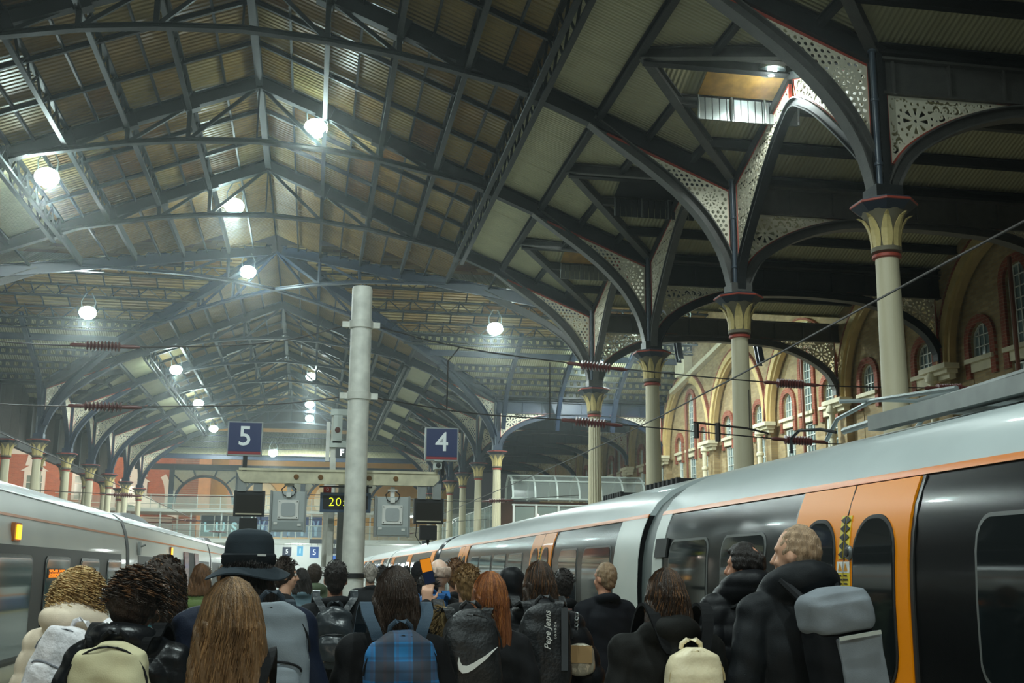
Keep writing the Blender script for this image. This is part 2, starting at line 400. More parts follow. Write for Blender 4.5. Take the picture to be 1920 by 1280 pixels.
def truss(Y, k, col):
    t = thing('roof_truss', 'dark riveted iron roof truss spanning the nave, %s to the camera' % ORD[k], 'truss', (CX, Y, 0), 0, 'nave roof trusses')
    for (nm, s), me in TMESH[col].items(): obj(me.name.split('.')[0], me, t)
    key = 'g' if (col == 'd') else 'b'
    for s in (1, -1):
        if s == -1 and Y < 50: continue                             # the near left columns stand outside the picture
        r = obj('arch_bracket', RIBS[key][0], t, (s * HALF, 0, 0), (0, 0, PI if s == 1 else 0))
        obj('tracery_panel', TR_NAVE, r)['label'] = 'cream pierced iron spandrel panel'; obj('red_trim', TM_NAVE, r)['label'] = 'red painted edging'
    return t
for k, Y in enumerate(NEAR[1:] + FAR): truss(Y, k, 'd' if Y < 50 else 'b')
# ---- valley ribs over the crossing
def valley(sx, sy, k):
    t = thing('valley_rib', 'diagonal iron valley rib of the roof crossing rising from the %s corner column' % k, 'roof rib', (CX, YC, 0), 0, 'valley ribs')
    a = math.atan2(sy * TH, sx * HALF); Ld = math.hypot(HALF, TH)
    mb = MB(); mb.sweep([(.35, 0, RIDGE - .35 * SL * HALF / Ld), (Ld, 0, EAVE)], (0, 1, 0), isec(.28, .42, .04, .06)); mb.build('rafter', IRON_BLUE, t, rot=None).rotation_euler = (0, 0, a)
    f = Ld / HALF
    mb = MB(); mb.sweep([(u * f, 0, z) for u, z in LOW if u >= 0], (0, 1, 0), isec(.2, .13, .025, .05)); mb.build('tie_beam', IRON_BLUE, t).rotation_euler = (0, 0, a)
    for u in (1.9, 3.55, 5.15):
        mb = MB(); mb.beam((u * f, 0, zn(u)), (u * f, 0, lowz[u]), .1, .1, (0, 1, 0)); mb.build('truss_post', IRON_BLUE, t).rotation_euler = (0, 0, a)
    for a0, b0 in ((0.0, 1.9), (1.9, 3.55), (3.55, 5.15)):
        mb = MB(); mb.beam((a0 * f, 0, zn(a0) - .1), (b0 * f, 0, lowz[b0]), .1, .07, (0, 1, 0)); mb.build('truss_strut', IRON_BLUE, t).rotation_euler = (0, 0, a)
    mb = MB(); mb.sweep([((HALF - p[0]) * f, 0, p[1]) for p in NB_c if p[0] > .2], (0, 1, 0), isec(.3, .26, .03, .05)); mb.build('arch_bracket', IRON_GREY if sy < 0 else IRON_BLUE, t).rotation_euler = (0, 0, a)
valley(1, -1, 'near right'); valley(1, 1, 'far right'); valley(-1, 1, 'far left'); valley(-1, -1, 'near left')
# ---- ceiling: purlins, bars, panes and sheets are its parts
ceil = struct('ceiling')
NODES = [1.9, 3.55, 5.15, 6.85]
def lattice(y0, y1, x, ztop_, dep, name='lattice_purlin', axis='y', w=.13, pitch=.55):
    mb = MB()
    def P(t, z): return (x, t, z) if axis == 'y' else (t, x, z)
    sidev = (1, 0, 0) if axis == 'y' else (0, 1, 0)
    for z in (ztop_, ztop_ - dep): mb.beam(P(y0, z), P(y1, z), w, .07)
    n = max(2, int((y1 - y0) / pitch)); st = (y1 - y0) / n
    for i in range(n):
        a, b = (ztop_, ztop_ - dep) if i % 2 else (ztop_ - dep, ztop_)
        mb.beam(P(y0 + i * st, a), P(y0 + (i + 1) * st, b), .035, .06, sidev)
    o = mb.build(name, IRON, ceil); return o
def iline(p, q, w, d, name, m=IRON):
    mb = MB(); p = Vector(p); q = Vector(q); t = (q - p).normalized(); n = t.cross(Vector((0, 0, 1))).normalized()
    mb.sweep([p, q], n, isec(w, d, .03, .04)); return mb.build(name, m, ceil)
RUNS = [(NEAR[0], NEAR[-1]), (FAR[0], FAR[-1])]
for (y0, y1) in RUNS:
    for s in (1, -1):
        for u in NODES:
            dep = .62 if u == 6.85 else .46
            lattice(y0, y1, CX + s * u, zn(u) + .2, dep)
        lattice(y0, y1, CX + s * 6.62, zn(6.62) + .2, .62)
        iline((CX + s * 8.3, y0, zn(8.3) + .08), (CX + s * 8.3, y1, zn(8.3) + .08), .16, .22, 'purlin')
        for u in (.95, 2.72, 4.35, 6.0):
            iline((CX + s * u, y0, zn(u) + .17), (CX + s * u, y1, zn(u) + .17), .06, .07, 'glazing_bar')
    iline((CX, y0, RIDGE), (CX, y1, RIDGE), .2, .3, 'ridge_beam')
bays = list(zip(NEAR[:-1], NEAR[1:])) + list(zip(FAR[:-1], FAR[1:]))
for (y0, y1) in bays:
    for k in (1, 2):
        Y = y0 + (y1 - y0) * k / 3
        for s in (1, -1): iline((CX, Y, RIDGE + .14), (CX + s * 6.85, Y, zn(6.85) + .14), .09, .13, 'secondary_rafter')
# panes (three tones), each a part near the camera; the far ones joined
PANES = [PANE, mat('weathered translucent roof sheet, pale', (188, 164, 108), .35, 0, .2, 1.2, corr=('Y', .19, .9), transl=.35),
         mat('weathered translucent roof sheet, brown', (150, 108, 56), .35, 0, .25, 1.2, corr=('Y', .19, .9), transl=.4)]
CELLS = [0, .95, 1.9, 2.72, 3.55, 4.35, 5.15, 6.0, 6.85]
ANG = math.atan(SL)
def pane_mesh(s, du, dy, m):
    mb = MB(); mb.box((0, 0, 0), (du / math.cos(ANG) - .03, dy - .03, .02), Matrix.Rotation(s * ANG, 3, 'Y')); return mb.mesh('roof_pane', m)
PM = {}
rest = [MB(), MB(), MB()]
rnd = random.Random(3)
for (y0, y1) in bays:
    dy = (y1 - y0) / 3
    for s in (1, -1):
        for i in range(8):
            u = (CELLS[i] + CELLS[i + 1]) / 2; du = CELLS[i + 1] - CELLS[i]
            for k in range(3):
                c = (CX + s * u, y0 + dy * (k + .5), zn(u) + UP); q = rnd.choice((0, 0, 0, 1, 1, 2))
                if y0 < 50:
                    key = (s, round(du, 2), q)
                    if key not in PM: PM[key] = pane_mesh(s, du, dy, PANES[q])
                    obj('roof_pane', PM[key], ceil, c)
                else: rest[q].box(c, (du / math.cos(ANG) - .03, dy - .03, .02), Matrix.Rotation(s * ANG, 3, 'Y'))
for q in range(3): rest[q].build('roof_panes_beyond', PANES[q], ceil)['kind'] = 'stuff'
# nave panes and bars that run into the crossing (triangles up to the valleys)
cross = MB(); crossbar = MB()
for s in (1, -1):
    for i in range(8):
        u = (CELLS[i] + CELLS[i + 1]) / 2; du = CELLS[i + 1] - CELLS[i]
        reach = TH * (1 - u / HALF)
        for e in (1, -1):                                            # e=1 from the near truss inwards, -1 from the far one
            ye = YC - e * TH; n = max(1, int((TH - reach * 0 - TH * u / HALF * 1.0) / 2.31))
            for k in range(n):
                cross.box((CX + s * u, ye + e * 2.31 * (k + .5), zn(u) + UP), (du / math.cos(ANG) - .03, 2.28, .02), Matrix.Rotation(s * ANG, 3, 'Y'))
    for u in (0, .95, 1.9, 2.72, 3.55, 4.35, 5.15, 6.0, 6.85, 8.3):
        for e in (1, -1):
            ye = YC - e * TH; L_ = TH * (1 - u / HALF)
            crossbar.beam((CX + s * u, ye, zn(u) + .12), (CX + s * u, ye + e * L_, zn(u) + .12), .1 if u in (1.9, 3.55, 5.15, 6.85) else .06, .3 if u in (1.9, 3.55, 5.15, 6.85) else .08)
cross.build('roof_panes_beyond', PANES[0], ceil)['kind'] = 'stuff'; crossbar.build('crossing_purlins', IRON, ceil)['kind'] = 'stuff'
# cream sheets of the lower nave slope
def quad(pts, name, m, th=.03, stuffed=None):
    mb = MB(); mb.prism(pts, (0, 0, th))
    o = mb.build(name, m, ceil); return o
APU = 8.39
for (y0, y1) in bays:
    ym = (y0 + y1) / 2; dy = (y1 - y0) / 3
    for s in (1, -1):
        for k in range(3):
            a, b = y0 + dy * k + .01, y0 + dy * (k + 1) - .01
            quad([(CX + s * 6.85, a, zn(6.85) + UP), (CX + s * APU, a, zn(APU) + UP), (CX + s * APU, b, zn(APU) + UP), (CX + s * 6.85, b, zn(6.85) + UP)], 'roof_sheet', SHEET)
        for ya in (y0, y1):
            quad([(CX + s * APU, ym, zn(APU) + UP), (CX + s * APU, ya, zn(APU) + UP), (CX + s * HALF, ya, zn(HALF) + UP)], 'roof_sheet', SHEET)
            iline((CX + s * APU, ym, zn(APU) + .1), (CX + s * HALF, ya, EAVE + .1), .2, .24, 'valley_beam', IRON_GREY if s > 0 else IRON)
            for f in (.34, .68):                                    # short purlins between the truss and the valley
                u = APU + (HALF - APU) * f; yv = ym + (ya - ym) * f
                iline((CX + s * u, ya, zn(u) + .12), (CX + s * u, yv, zn(u) + .12), .12, .18, 'purlin')
        # ridge and furrow roof of the aisle
        xe = WX if s > 0 else -17.0; xa = CX + s * APU; xf = CX + s * HALF; za = zn(APU)
        for ya in (y0, y1):
            cut = .0
            quad([(xa, ym, za + UP), (xe, ym, za + UP), (xe, ya, EAVE + UP), (xf, ya, EAVE + UP)], 'aisle_sheet', SHEET_X)
            for f in (.34, .68):
                yv = ym + (ya - ym) * f; zv = za + (EAVE - za) * f
                iline((CX + s * (APU + (HALF - APU) * f), yv, zv + .12), (xe, yv, zv + .12), .16, .24, 'aisle_purlin', IRON_GREY if f == .34 else IRON)
        iline((xa, ym, za + .05), (xe, ym, za + .05), .22, .36, 'aisle_ridge_beam')
        iline((xf, y0, EAVE + .1), (xe, y0, EAVE + .1), .4, .2, 'valley_gutter')
# ---- transept roof
ANT = math.atan(SLT)
tp = [MB(), MB(), MB()]; tb = MB()
TC = [0, .8, 1.6, 2.4, 3.2, 4.0, 4.8, 5.6]
for e in (1, -1):
    for i in range(7):
        v = (TC[i] + TC[i + 1]) / 2; dv = TC[i + 1] - TC[i]
        xv = HALF * v / TH                                           # valley lies at |u| = HALF*v/TH
        for s in (1, -1):
            x = xv
            xmax = 21 if s > 0 else 16
            while x < xmax:
                tp[rnd.choice((0, 0, 1, 2))].box((CX + s * (x + .58), YC + e * v, zt(YC + v) + UP), (1.13, dv / math.cos(ANT) - .03, .02), Matrix.Rotation(-e * ANT, 3, 'X'))
                tb.beam((CX + s * x, YC + e * TC[i], zt(YC + TC[i]) + .2), (CX + s * x, YC + e * TC[i + 1], zt(YC + TC[i + 1]) + .2), .05, .07)
                x += 1.16
    for s in (1, -1):
        xe = WX if s > 0 else -17.5
        for v in TC[1:]:
            x0 = CX + s * HALF * v / TH
            if v in (1.6, 3.2, 4.8, 5.6): lattice(min(x0, xe), max(x0, xe), YC + e * v, zt(YC + v) + .15, .5, axis='x')
            else: iline((x0, YC + e * v, zt(YC + v) + .15), (xe, YC + e * v, zt(YC + v) + .15), .07, .09, 'glazing_bar')
        # cream lower slope in strips between pierced beams
        vs_ = [5.6, 6.9, 8.0, 9.05, 10.1, TH + .2]
        for a, b in zip(vs_[:-1], vs_[1:]):
            quad([(CX + s * HALF * a / TH, YC + e * a, zt(YC + a) + UP), (xe, YC + e * a, zt(YC + a) + UP), (xe, YC + e * b, zt(YC + b) + UP), (CX + s * HALF * b / TH, YC + e * b, zt(YC + b) + UP)], 'roof_sheet', SHEET_X)
        if e > 0:
            for v in (5.72, 8.0, 9.05, 10.1):                        # beams with a row of round holes
                x0 = CX + s * (HALF * v / TH + .3); x1 = xe; lo, hi = min(x0, x1), max(x0, x1); zc = zt(YC + v) + .02
                mb = MB(); n = int((hi - lo) / .36); st = (hi - lo) / n
                for z in (zc + .15, zc - .15): mb.beam((lo, YC + v, z), (hi, YC + v, z), .12, .09)
                for i in range(n + 1): mb.beam((lo + i * st, YC + v, zc - .15), (lo + i * st, YC + v, zc + .15), .17, .03, (0, 1, 0))
                mb.build('pierced_beam', IRON, ceil)
            iline((CX + s * HALF * 6.9 / TH, YC + 6.9, zt(YC + 6.9) + .05), (xe, YC + 6.9, zt(YC + 6.9) + .05), .14, .3, 'purlin', IRON_BLUE)
        for X in ((RX + .3, 12.9, 16.0) if s > 0 else (LX, -16.0)):      # curved transept rafters
            k = MB(); top = max(0, (abs(X - CX)) * TH / HALF * 0 + 5.0); pts = [(X, YC + e * v, zt(YC + v) - .12) for v in (top, 7.0, 8.4)] + [(X, YC + e * 9.5, zt(YC + 9.5) - .35), (X, YC + e * 10.2, 10.0), (X, YC + e * 10.5, 9.2)]
            k.sweep(pts, (1, 0, 0), isec(.2, .3, .03, .05)); k.build('transept_rafter', IRON_BLUE, ceil)
        iline((CX + s * 2, YC, RIDGE), (xe, YC, RIDGE), .2, .3, 'ridge_beam')
for q in range(3): tp[q].build('transept_panes', PANES[q], ceil)['kind'] = 'stuff'
tb.build('transept_bars', IRON, ceil)['kind'] = 'stuff'
# rooflight boxes let into the far slope of the first aisle bays
for i, (y0, y1) in enumerate(bays[1:4]):
    ym = (y0 + y1) / 2; t = thing('roof_hatch', ['open grey roof hatch with ochre lining, lit by the lamp beside it', 'dark closed roof hatch in the second aisle bay', 'grey roof hatch in the third aisle bay, above pierced spandrels'][i], 'roof hatch', (8.9, ym, 0), 0, 'aisle roof hatches')
    sl = (EAVE - zn(APU)) / (BAY / 2)
    A = math.atan(sl)
    def hz(v): return zn(APU) + sl * v
    w = 2.3
    mb = MB(); mb.box((.15, .55, hz(.55) + .14), (w, .95, .02), Matrix.Rotation(A, 3, 'X')); mb.build('lining_panel', mat('ochre stained board', (170, 130, 62), .6, 0, .25, 5) if i != 1 else IRON, t)
    mb = MB()
    n = 14
    for j in range(n): mb.box((.15 - w / 2 + w * (j + .5) / n, 1.02, hz(1.02) - .16 + .0), (w / n - .02, .04, .5))
    mb.build('ribbed_panel', GALV if i != 1 else IRON, t)
    for j in range(4):
        mb = MB(); x = .15 - w / 2 + w * j / 3; mb.tube([(x, .98, hz(1) + .12), (x, .94, hz(1) - .1), (x, .97, hz(1) - .42)], .025, 6); mb.build('bracket', GALV, t)
# ================================================================== COLUMNS AND ARCHES
def leaf_mesh():
    mb = MB(); pts = []; n = 7; V = []; F = []
    for i in range(n):
        t = i / (n - 1); z = .04 + .62 * t; r = .235 + .02 * t + .20 * t ** 3; w = .085 * math.sin(PI * min(1, .25 + .75 * t) * .98) + .012
        if t > .85: z -= .05 * (t - .85) / .15
        for s in (-1, 0, 1): V.append((r + (.02 if s == 0 else 0), s * w, z))
        for s in (1, 0, -1): V.append((r - .03, s * w * .8, z))
    for i in range(n - 1):
        for j in range(6): F.append((i * 6 + j, i * 6 + (j + 1) % 6, (i + 1) * 6 + (j + 1) % 6, (i + 1) * 6 + j))
    F += [tuple(range(5, -1, -1)), tuple((n - 1) * 6 + j for j in range(6))]
    mb.add(V, F); return mb.mesh('acanthus_leaf', GOLD)
LEAF = leaf_mesh()
CAPM = MB().lathe([(.20, 0), (.26, .03), (.26, .10), (.225, .13), (.235, .3), (.27, .5), (.36, .68), (.40, .74)], 16).mesh('capital', mat('grey green capital paint', (120, 112, 92), .6))
COLLAR = MB().lathe([(.20, -.07), (.245, -.05), (.245, .0), (.20, .02)], 16).mesh('collar', RED)
ABAC = MB().lathe([(.40, .0), (.52, .10), (.56, .13), (.56, .19), (.50, .22)], 8, phase=PI / 8, smooth=False).mesh('abacus', mat('dark blue abacus paint', (44, 52, 66), .5))
ABRIM = MB().lathe([(.562, .13), (.575, .14), (.575, .165), (.562, .175)], 8, phase=PI / 8, smooth=False).mesh('abacus_rim', RED)
SHAFTM = MB().lathe([(.34, -1.1), (.34, .25), (.26, .32), (.245, .5), (.24, 2.5), (.222, 4.6), (.195, 7.1)], 20).mesh('shaft', SHAFT)
def fluted():
    mb = MB(); V = []; n = 32; zs = [(.245, -1.1), (.24, 2.5), (.222, 4.6), (.195, 7.1)]
    for r, z in zs:
        for j in range(n): q = r * (1.03 if j % 2 else .93); V.append((q * math.cos(2 * PI * j / n), q * math.sin(2 * PI * j / n), z))
    mb.add(V, [(i * n + j, i * n + (j + 1) % n, (i + 1) * n + (j + 1) % n, (i + 1) * n + j) for i in range(3) for j in range(n)]); return mb.mesh('shaft', SHAFT)
SHAFTF = fluted()
def column(x, y, label, col, flute=False, group='cast iron columns', post=True):
    t = thing('iron_column', label, 'column', (x, y, 0), 0, group)
    obj('shaft', SHAFTF if flute else SHAFTM, t); obj('collar', COLLAR, t, (0, 0, 7.08))
    c = obj('capital', CAPM, t, (0, 0, 7.1))
    for k in range(8): obj('acanthus_leaf', LEAF, c, (0, 0, .06), (0, 0, PI / 4 * k + PI / 8))
    a = obj('abacus', ABAC, t, (0, 0, 7.82)); obj('abacus_rim', ABRIM, a)
    if post:
        m = {'d': IRON, 'g': IRON_GREY, 'b': IRON_BLUE}[col]
        mb = MB(); mb.box((0, 0, 9.45), (.34, .10, 2.9)); mb.box((0, 0, 9.45), (.10, .34, 2.9)); mb.box((0, 0, 8.15), (.5, .5, .3)); mb.build('post', m, t)
        mb = MB(); mb.tube([(-.12, -.14, 8.05), (-.12, -.14, 10.9)], .055, 10); mb.lathe([(.06, 0), (.08, .02), (.08, .1), (.06, .12)], 10, (-.12, -.14, 10.8))
        for z in (8.7, 9.9): mb.lathe([(.07, -.03), (.075, 0), (.07, .03)], 10, (-.12, -.14, z))
        mb.build('downpipe', mat('blue grey downpipe', (70, 80, 92), .3), t)
    return t
names = ['thick cream iron column, nearest of the row beside the right train', 'cream column with white pierced spandrels, second of the row on the right',
         'cream column third of the row on the right, dark spandrels above', 'fluted cream column fourth of the right row, at the near corner of the crossing',
         'fluted cream column at the far right corner of the roof crossing', 'cream column just behind the far crossing corner column', 'slim far column right of the sign with a white digit 4',
         'far brownish column behind the walkway glass, eighth of the right row', 'far cream column ninth of the right row', 'farthest column of the right row']
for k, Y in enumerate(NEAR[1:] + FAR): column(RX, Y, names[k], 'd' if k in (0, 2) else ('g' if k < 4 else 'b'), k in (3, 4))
for k, Y in enumerate(FAR):
    column(LX, Y, 'cream column with leafy capital in the left row, %s pair, track side' % ['first', 'second', 'third', 'fourth', 'fifth', 'sixth'][k], 'b')
    column(LX - 1.55, Y + .3, 'cream column with leafy capital in the left row, %s pair, outer side' % ['first', 'second', 'third', 'fourth', 'fifth', 'sixth'][k], 'b', post=False)
def trac(par, me, tm, loc, rz):
    o = obj('tracery_panel', me, par, loc, (0, 0, rz)); obj('red_trim', tm, o)
for k, Y in enumerate(NEAR[1:] + FAR):
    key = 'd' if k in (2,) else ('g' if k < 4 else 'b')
    t = thing('aisle_arch', 'wide iron arch and plate girder across the right aisle, %s to the camera' % ORD[k], 'arch', (RX, Y, 0), 0, 'arches across the right aisle')
    obj('arch_rib', RIBS[key][1], t)
    m = {'d': IRON, 'g': IRON_GREY, 'b': IRON_BLUE}[key]
    mb = MB(); mb.box((AW / 2, 0, 10.40), (AW, .06, .62)); mb.box((AW / 2, 0, 10.73), (AW, .3, .05)); mb.box((AW / 2, 0, 10.09), (AW, .22, .04))
    for j in range(9): mb.box((.3 + (AW - .6) * j / 8, 0, 10.4), (.04, .2, .62))
    mb.build('plate_girder', m, t)
    mb = MB(); mb.prism([(3.1, -.03, 10.08), (AW - 3.1, -.03, 10.08)] + [(a, -.03, z) for a, z in reversed(AA_t) if 3.1 < a < AW - 3.1], (0, .06, 0)); mb.build('crown_web', m, t)
    for loc, rz in (((0, 0, 0), 0.0), ((AW, 0, 0), PI)): trac(t, TR_AISLE, TM_AISLE, loc, rz)
for side, X in ((1, RX), (-1, LX)):
    bl = bays[1:] if side > 0 else bays[4:]
    for k, (y0, y1) in enumerate(bl):
        if y0 == NEAR[-1]: continue
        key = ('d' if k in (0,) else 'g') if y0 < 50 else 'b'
        t = thing('gable_arch', 'pointed iron arch along the %s column row, %s' % ('right' if side > 0 else 'left', ORD[k]), 'arch', (X, y0, 0), PI / 2, 'arches along the column rows')
        obj('arch_rib', RIBS[key][2], t)
        for loc, rz in (((0, 0, 0), 0.0), ((BAY, 0, 0), PI)): trac(t, TR_GABLE, TM_GABLE, loc, rz)
        mb = MB()
        for s in (0, 1):
            p = (0 if s == 0 else BAY, 0, 10.75); mb.beam(p, (BAY / 2, 0, 12.0), .2, .16)
        mb.build('top_chord', IRON if key != 'b' else IRON_BLUE, t)
# ================================================================== RIGHT WALL
def pointed(yc, hw, z0, rise, n=8):
    """outline of a pointed arch from (yc-hw, z0) over the crown to (yc+hw, z0)"""
    R = (hw * hw + rise * rise) / (2 * hw); L_ = []
    a1 = math.asin(min(1, rise / R)) if R > rise else PI / 2
    for i in range(n + 1):
        a = a1 * i / n; L_.append((yc - hw + R - R * math.cos(a), z0 + R * math.sin(a)))
    return L_ + [(2 * yc - y, z) for y, z in L_[-2::-1]]
wall = struct('wall_right')
def yz(pts, x): return [(x, y, z) for y, z in pts]
WINFR = mat('white window paint', (222, 224, 214), .5)
GLZ = mat('night window pane', (120, 138, 138), .15, 0, .15, 1.5, spec=.6)
nwin = [0]
def window(yc, hw, zb, zs, rise, x=19.42, cols=4, rows=4):
    nwin[0] += 1; t = struct('window_%d' % nwin[0]); t.location = (x, yc, zb)
    out = [(-hw, 0)] + [(y, z - zb) for y, z in pointed(0, hw, zs, rise)] + [(hw, 0)] if rise > 0 else [(-hw, 0), (-hw, zs - zb), (hw, zs - zb), (hw, 0)]
    mb = MB(); mb.prism(yz(out, .02), (.02, 0, 0)); mb.build('pane', GLZ, t)
    mb = MB(); mb.sweep(yz(out, -.01), (1, 0, 0), rsec(.06, .09), closed=True); mb.build('window_frame', WINFR, t)
    def top(y): 
        for (a, b) in zip(out[:-1], out[1:]):
            if a[0] <= y <= b[0] and b[0] > a[0]: return a[1] + (b[1] - a[1]) * (y - a[0]) / (b[0] - a[0])
        return zs - zb
    for j in range(1, cols):
        y = -hw + 2 * hw * j / cols; mb = MB(); mb.box((-.01, y, top(y) / 2), (.03, .035, top(y))); mb.build('glazing_bar', WINFR, t)
    H = max(z for _, z in out)
    for j in range(1, rows):
        z = H * j / rows; w = hw if z < zs - zb else hw * (1 - ((z - zs + zb) / max(rise, .01)) ** 2) * .98; mb = MB(); mb.box((-.01, 0, z), (.03, 2 * w, .035)); mb.build('glazing_bar', WINFR, t)
def wall_bay(y0, y1, kind):
    yc = (y0 + y1) / 2; hw = (y1 - y0) / 2 - .28; zs = 8.0; rise = 3.3 if y0 < 45 else 3.5
    top = 16.6 if y0 > 38 and y1 < 60 else 12.6
    arch = pointed(yc, hw, zs, rise, 10)
    mb = MB(); mb.prism(yz([(y0, -1), (y0, top), (y1, top), (y1, -1), (yc + hw, -1)] + arch[::-1] + [(yc - hw, -1)], 19.0), (.3, 0, 0)); mb.build('wall_face', YBRICK, wall)
    # recessed face with its openings
    wins = [(yc - 1.9, .52, 8.0, 8.5, .5, 4, 3), (yc, .5, 8.0, 9.9, .45, 4, 7), (yc + 1.9, .52, 8.0, 8.5, .5, 4, 3)]
    if kind == 'tall': wins = [(yc, .55, 8.0, 10.3, .6, 4, 9), (yc - 1.9, .4, 8.0, 8.5, .4, 3, 3), (yc + 1.9, .4, 8.0, 8.4, .4, 3, 3)]
    poly = [(y0, -1), (y0, top - .5), (y1, top - .5), (y1, -1)]
    for w in sorted(wins, key=lambda w: -w[0]):
        poly += [(w[0] + w[1], -1)] + pointed(w[0], w[1], w[3], w[4], 5)[::-1] + [(w[0] - w[1], -1)]
    mb = MB(); mb.prism(yz(poly, 19.3), (.25, 0, 0)); mb.build('recessed_face', YBRICK, wall)
    for (wy, w, zb, zs_, rs, c, r) in wins:
        window(wy, w, zb, zs_, rs, cols=c, rows=r)
        mb = MB(); o = [(wy - w - .13, zb - .6)] + pointed(wy, w + .13, zs_, rs + .13, 6) + [(wy + w + .13, zb - .6)]; mb.sweep(yz(o, 19.27), (1, 0, 0), rsec(.12, .24)); mb.build('brick_arch', RBRICK, wall)
        mb = MB(); mb.box((19.3, wy, zb - .08), (.34, 2 * w + .36, .13)); mb.box((19.34, wy, zb - .28), (.2, 2 * w + .1, .28)); mb.build('stone_sill', STONE, wall)
        if kind == 'brick' and w > .51:
            mb = MB(); mb.box((19.42, wy, 3.3), (.2, 2 * w, 8.6)); mb.build('brick_infill', YBRICK, wall)
        else: window(wy, w * .86, 4.6, 7.5, 0, cols=3, rows=7)
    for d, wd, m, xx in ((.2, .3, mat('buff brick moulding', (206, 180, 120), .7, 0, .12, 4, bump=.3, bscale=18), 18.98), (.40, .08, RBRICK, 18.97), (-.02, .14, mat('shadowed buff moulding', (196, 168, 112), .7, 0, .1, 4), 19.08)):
        o = pointed(yc, hw + d, zs, rise + d, 12); o = [(o[0][0], 7.9)] + o + [(o[-1][0], 7.9)]
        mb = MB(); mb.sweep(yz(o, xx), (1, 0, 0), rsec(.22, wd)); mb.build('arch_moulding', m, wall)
    mb = MB(); mb.box((19.62, yc, 4), (.1, y1 - y0, 10)); mb.build('backing', IRON, wall)
    mb = MB(); mb.tube([(18.93, yc - .9 + .6, -1), (18.93, yc - .9 + .6, 10.4)], .06, 8); mb.build('rainwater_pipe', mat('rust red pipe paint', (120, 66, 42), .5), wall)
def corbel(y, k):
    mb = MB(); mb.box((18.8, y, 7.86), (.5, 1.5, .16)); mb.box((18.86, y, 7.72), (.36, 1.3, .14)); mb.box((18.92, y, 7.58), (.22, 1.1, .16)); mb.build('stone_corbel', STONE, wall)
    mb = MB(); mb.lathe([(.12, 7.8), (.2, 7.62), (.2, 7.5), (.11, 7.42), (.11, 6.75), (.16, 6.7), (.16, 6.6), (.11, 6.55), (.12, 6.0), (.22, 5.75), (.22, 5.6), (.12, 5.5)], 12, (18.72, y + .25, 0)); mb.build('colonnette', STONE, wall)
WB = [(17.45, 24.38, 'brick'), (24.38, 31.31, 'brick'), (31.31, 38.24, 'brick'), (38.24, 45.17, 'glass'), (45.17, 52.1, 'glass'), (52.1, 59.6, 'tall'), (59.6, 66.53, 'glass'), (66.53, 73.46, 'brick'), (73.46, 80.39, 'glass')]
for b in WB: wall_bay(*b)
for k, b in enumerate(WB): corbel(b[1], k)
mb = MB(); mb.box((19.2, 87.4, 5.8), (.4, 14, 13.6)); mb.build('wall_face', YBRICK, wall)
mb = MB(); mb.beam((18.85, 57.6, 11.2), (18.85, 48.9, 12.5), .3, .22); mb.beam((18.85, 48.9, 12.5), (18.85, 40.2, 11.2), .3, .22); mb.build('stone_coping', STONE, wall)
for y in (55.4,):
    mb = MB(); mb.box((18.8, y, 12.6), (.5, 1.5, 1.7)); mb.box((18.8, y, 13.5), (.6, 1.7, .15)); mb.build('stone_pier', STONE, wall)
# ================================================================== LEFT SIDE: dark boarded screen above the columns, open below
wl = struct('wall_left')
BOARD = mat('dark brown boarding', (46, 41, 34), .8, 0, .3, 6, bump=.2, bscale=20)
for k, (y0, y1) in enumerate([(38.24, 59.6)] + list(zip(FAR[:-1], FAR[1:]))):
    n = 4
    for j in range(n):
        a = y0 + (y1 - y0) * j / n; b = y0 + (y1 - y0) * (j + 1) / n
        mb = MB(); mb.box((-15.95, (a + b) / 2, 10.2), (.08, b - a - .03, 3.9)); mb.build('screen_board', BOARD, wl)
    mb = MB(); mb.beam((-15.8, y0, 8.25), (-15.8, y1, 8.25), .25, .5); mb.beam((-15.8, y0, 8.25), (-15.8, y0, 12.0), .3, .3, (0, 1, 0)); mb.build('screen_beam', IRON, wl)
# ================================================================== FLOOR, TRACKS
fl = struct('floor')
ASPH = mat('worn platform paving', (120, 120, 112), .75, 0, .2, 2, bump=.2, bscale=30)
mb = MB(); mb.box((0, 40, -.3), (6.9, 116, .6)); mb.build('platform_slab', ASPH, fl)
for x in (-3.25, 3.25):
    mb = MB(); mb.box((x * 1.03, 40, .006), (.32, 116, .012)); mb.build('tactile_strip', mat('yellow edge paint', (190, 176, 110), .7, 0, .15, 3), fl)
mb = MB(); mb.box((-2, 45, -1.15), (60, 140, .1)); mb.build('track_bed', mat('dark ballast', (60, 56, 50), .9, 0, .3, 8, bump=.6, bscale=12), fl)
mb = MB(); mb.box((14.4, 40, -.5), (8.6, 116, .9)); mb.build('platform_slab', ASPH, fl)
mb = MB(); mb.box((-14.6, 60, -.5), (9.0, 90, .9)); mb.build('platform_slab', ASPH, fl)
for x in (4.36, 5.8, -5.9, -4.46):
    mb = MB(); mb.box((x, 42, -1.0), (.07, 110, .15)); mb.build('running_rail', mat('worn rail steel', (110, 100, 92), .35, .8), fl)
mb = MB(); mb.box((0, 104, -.3), (44, 16, .6)); mb.build('concourse_slab', mat('pale concourse terrazzo', (190, 190, 182), .35, 0, .05, 3), fl)
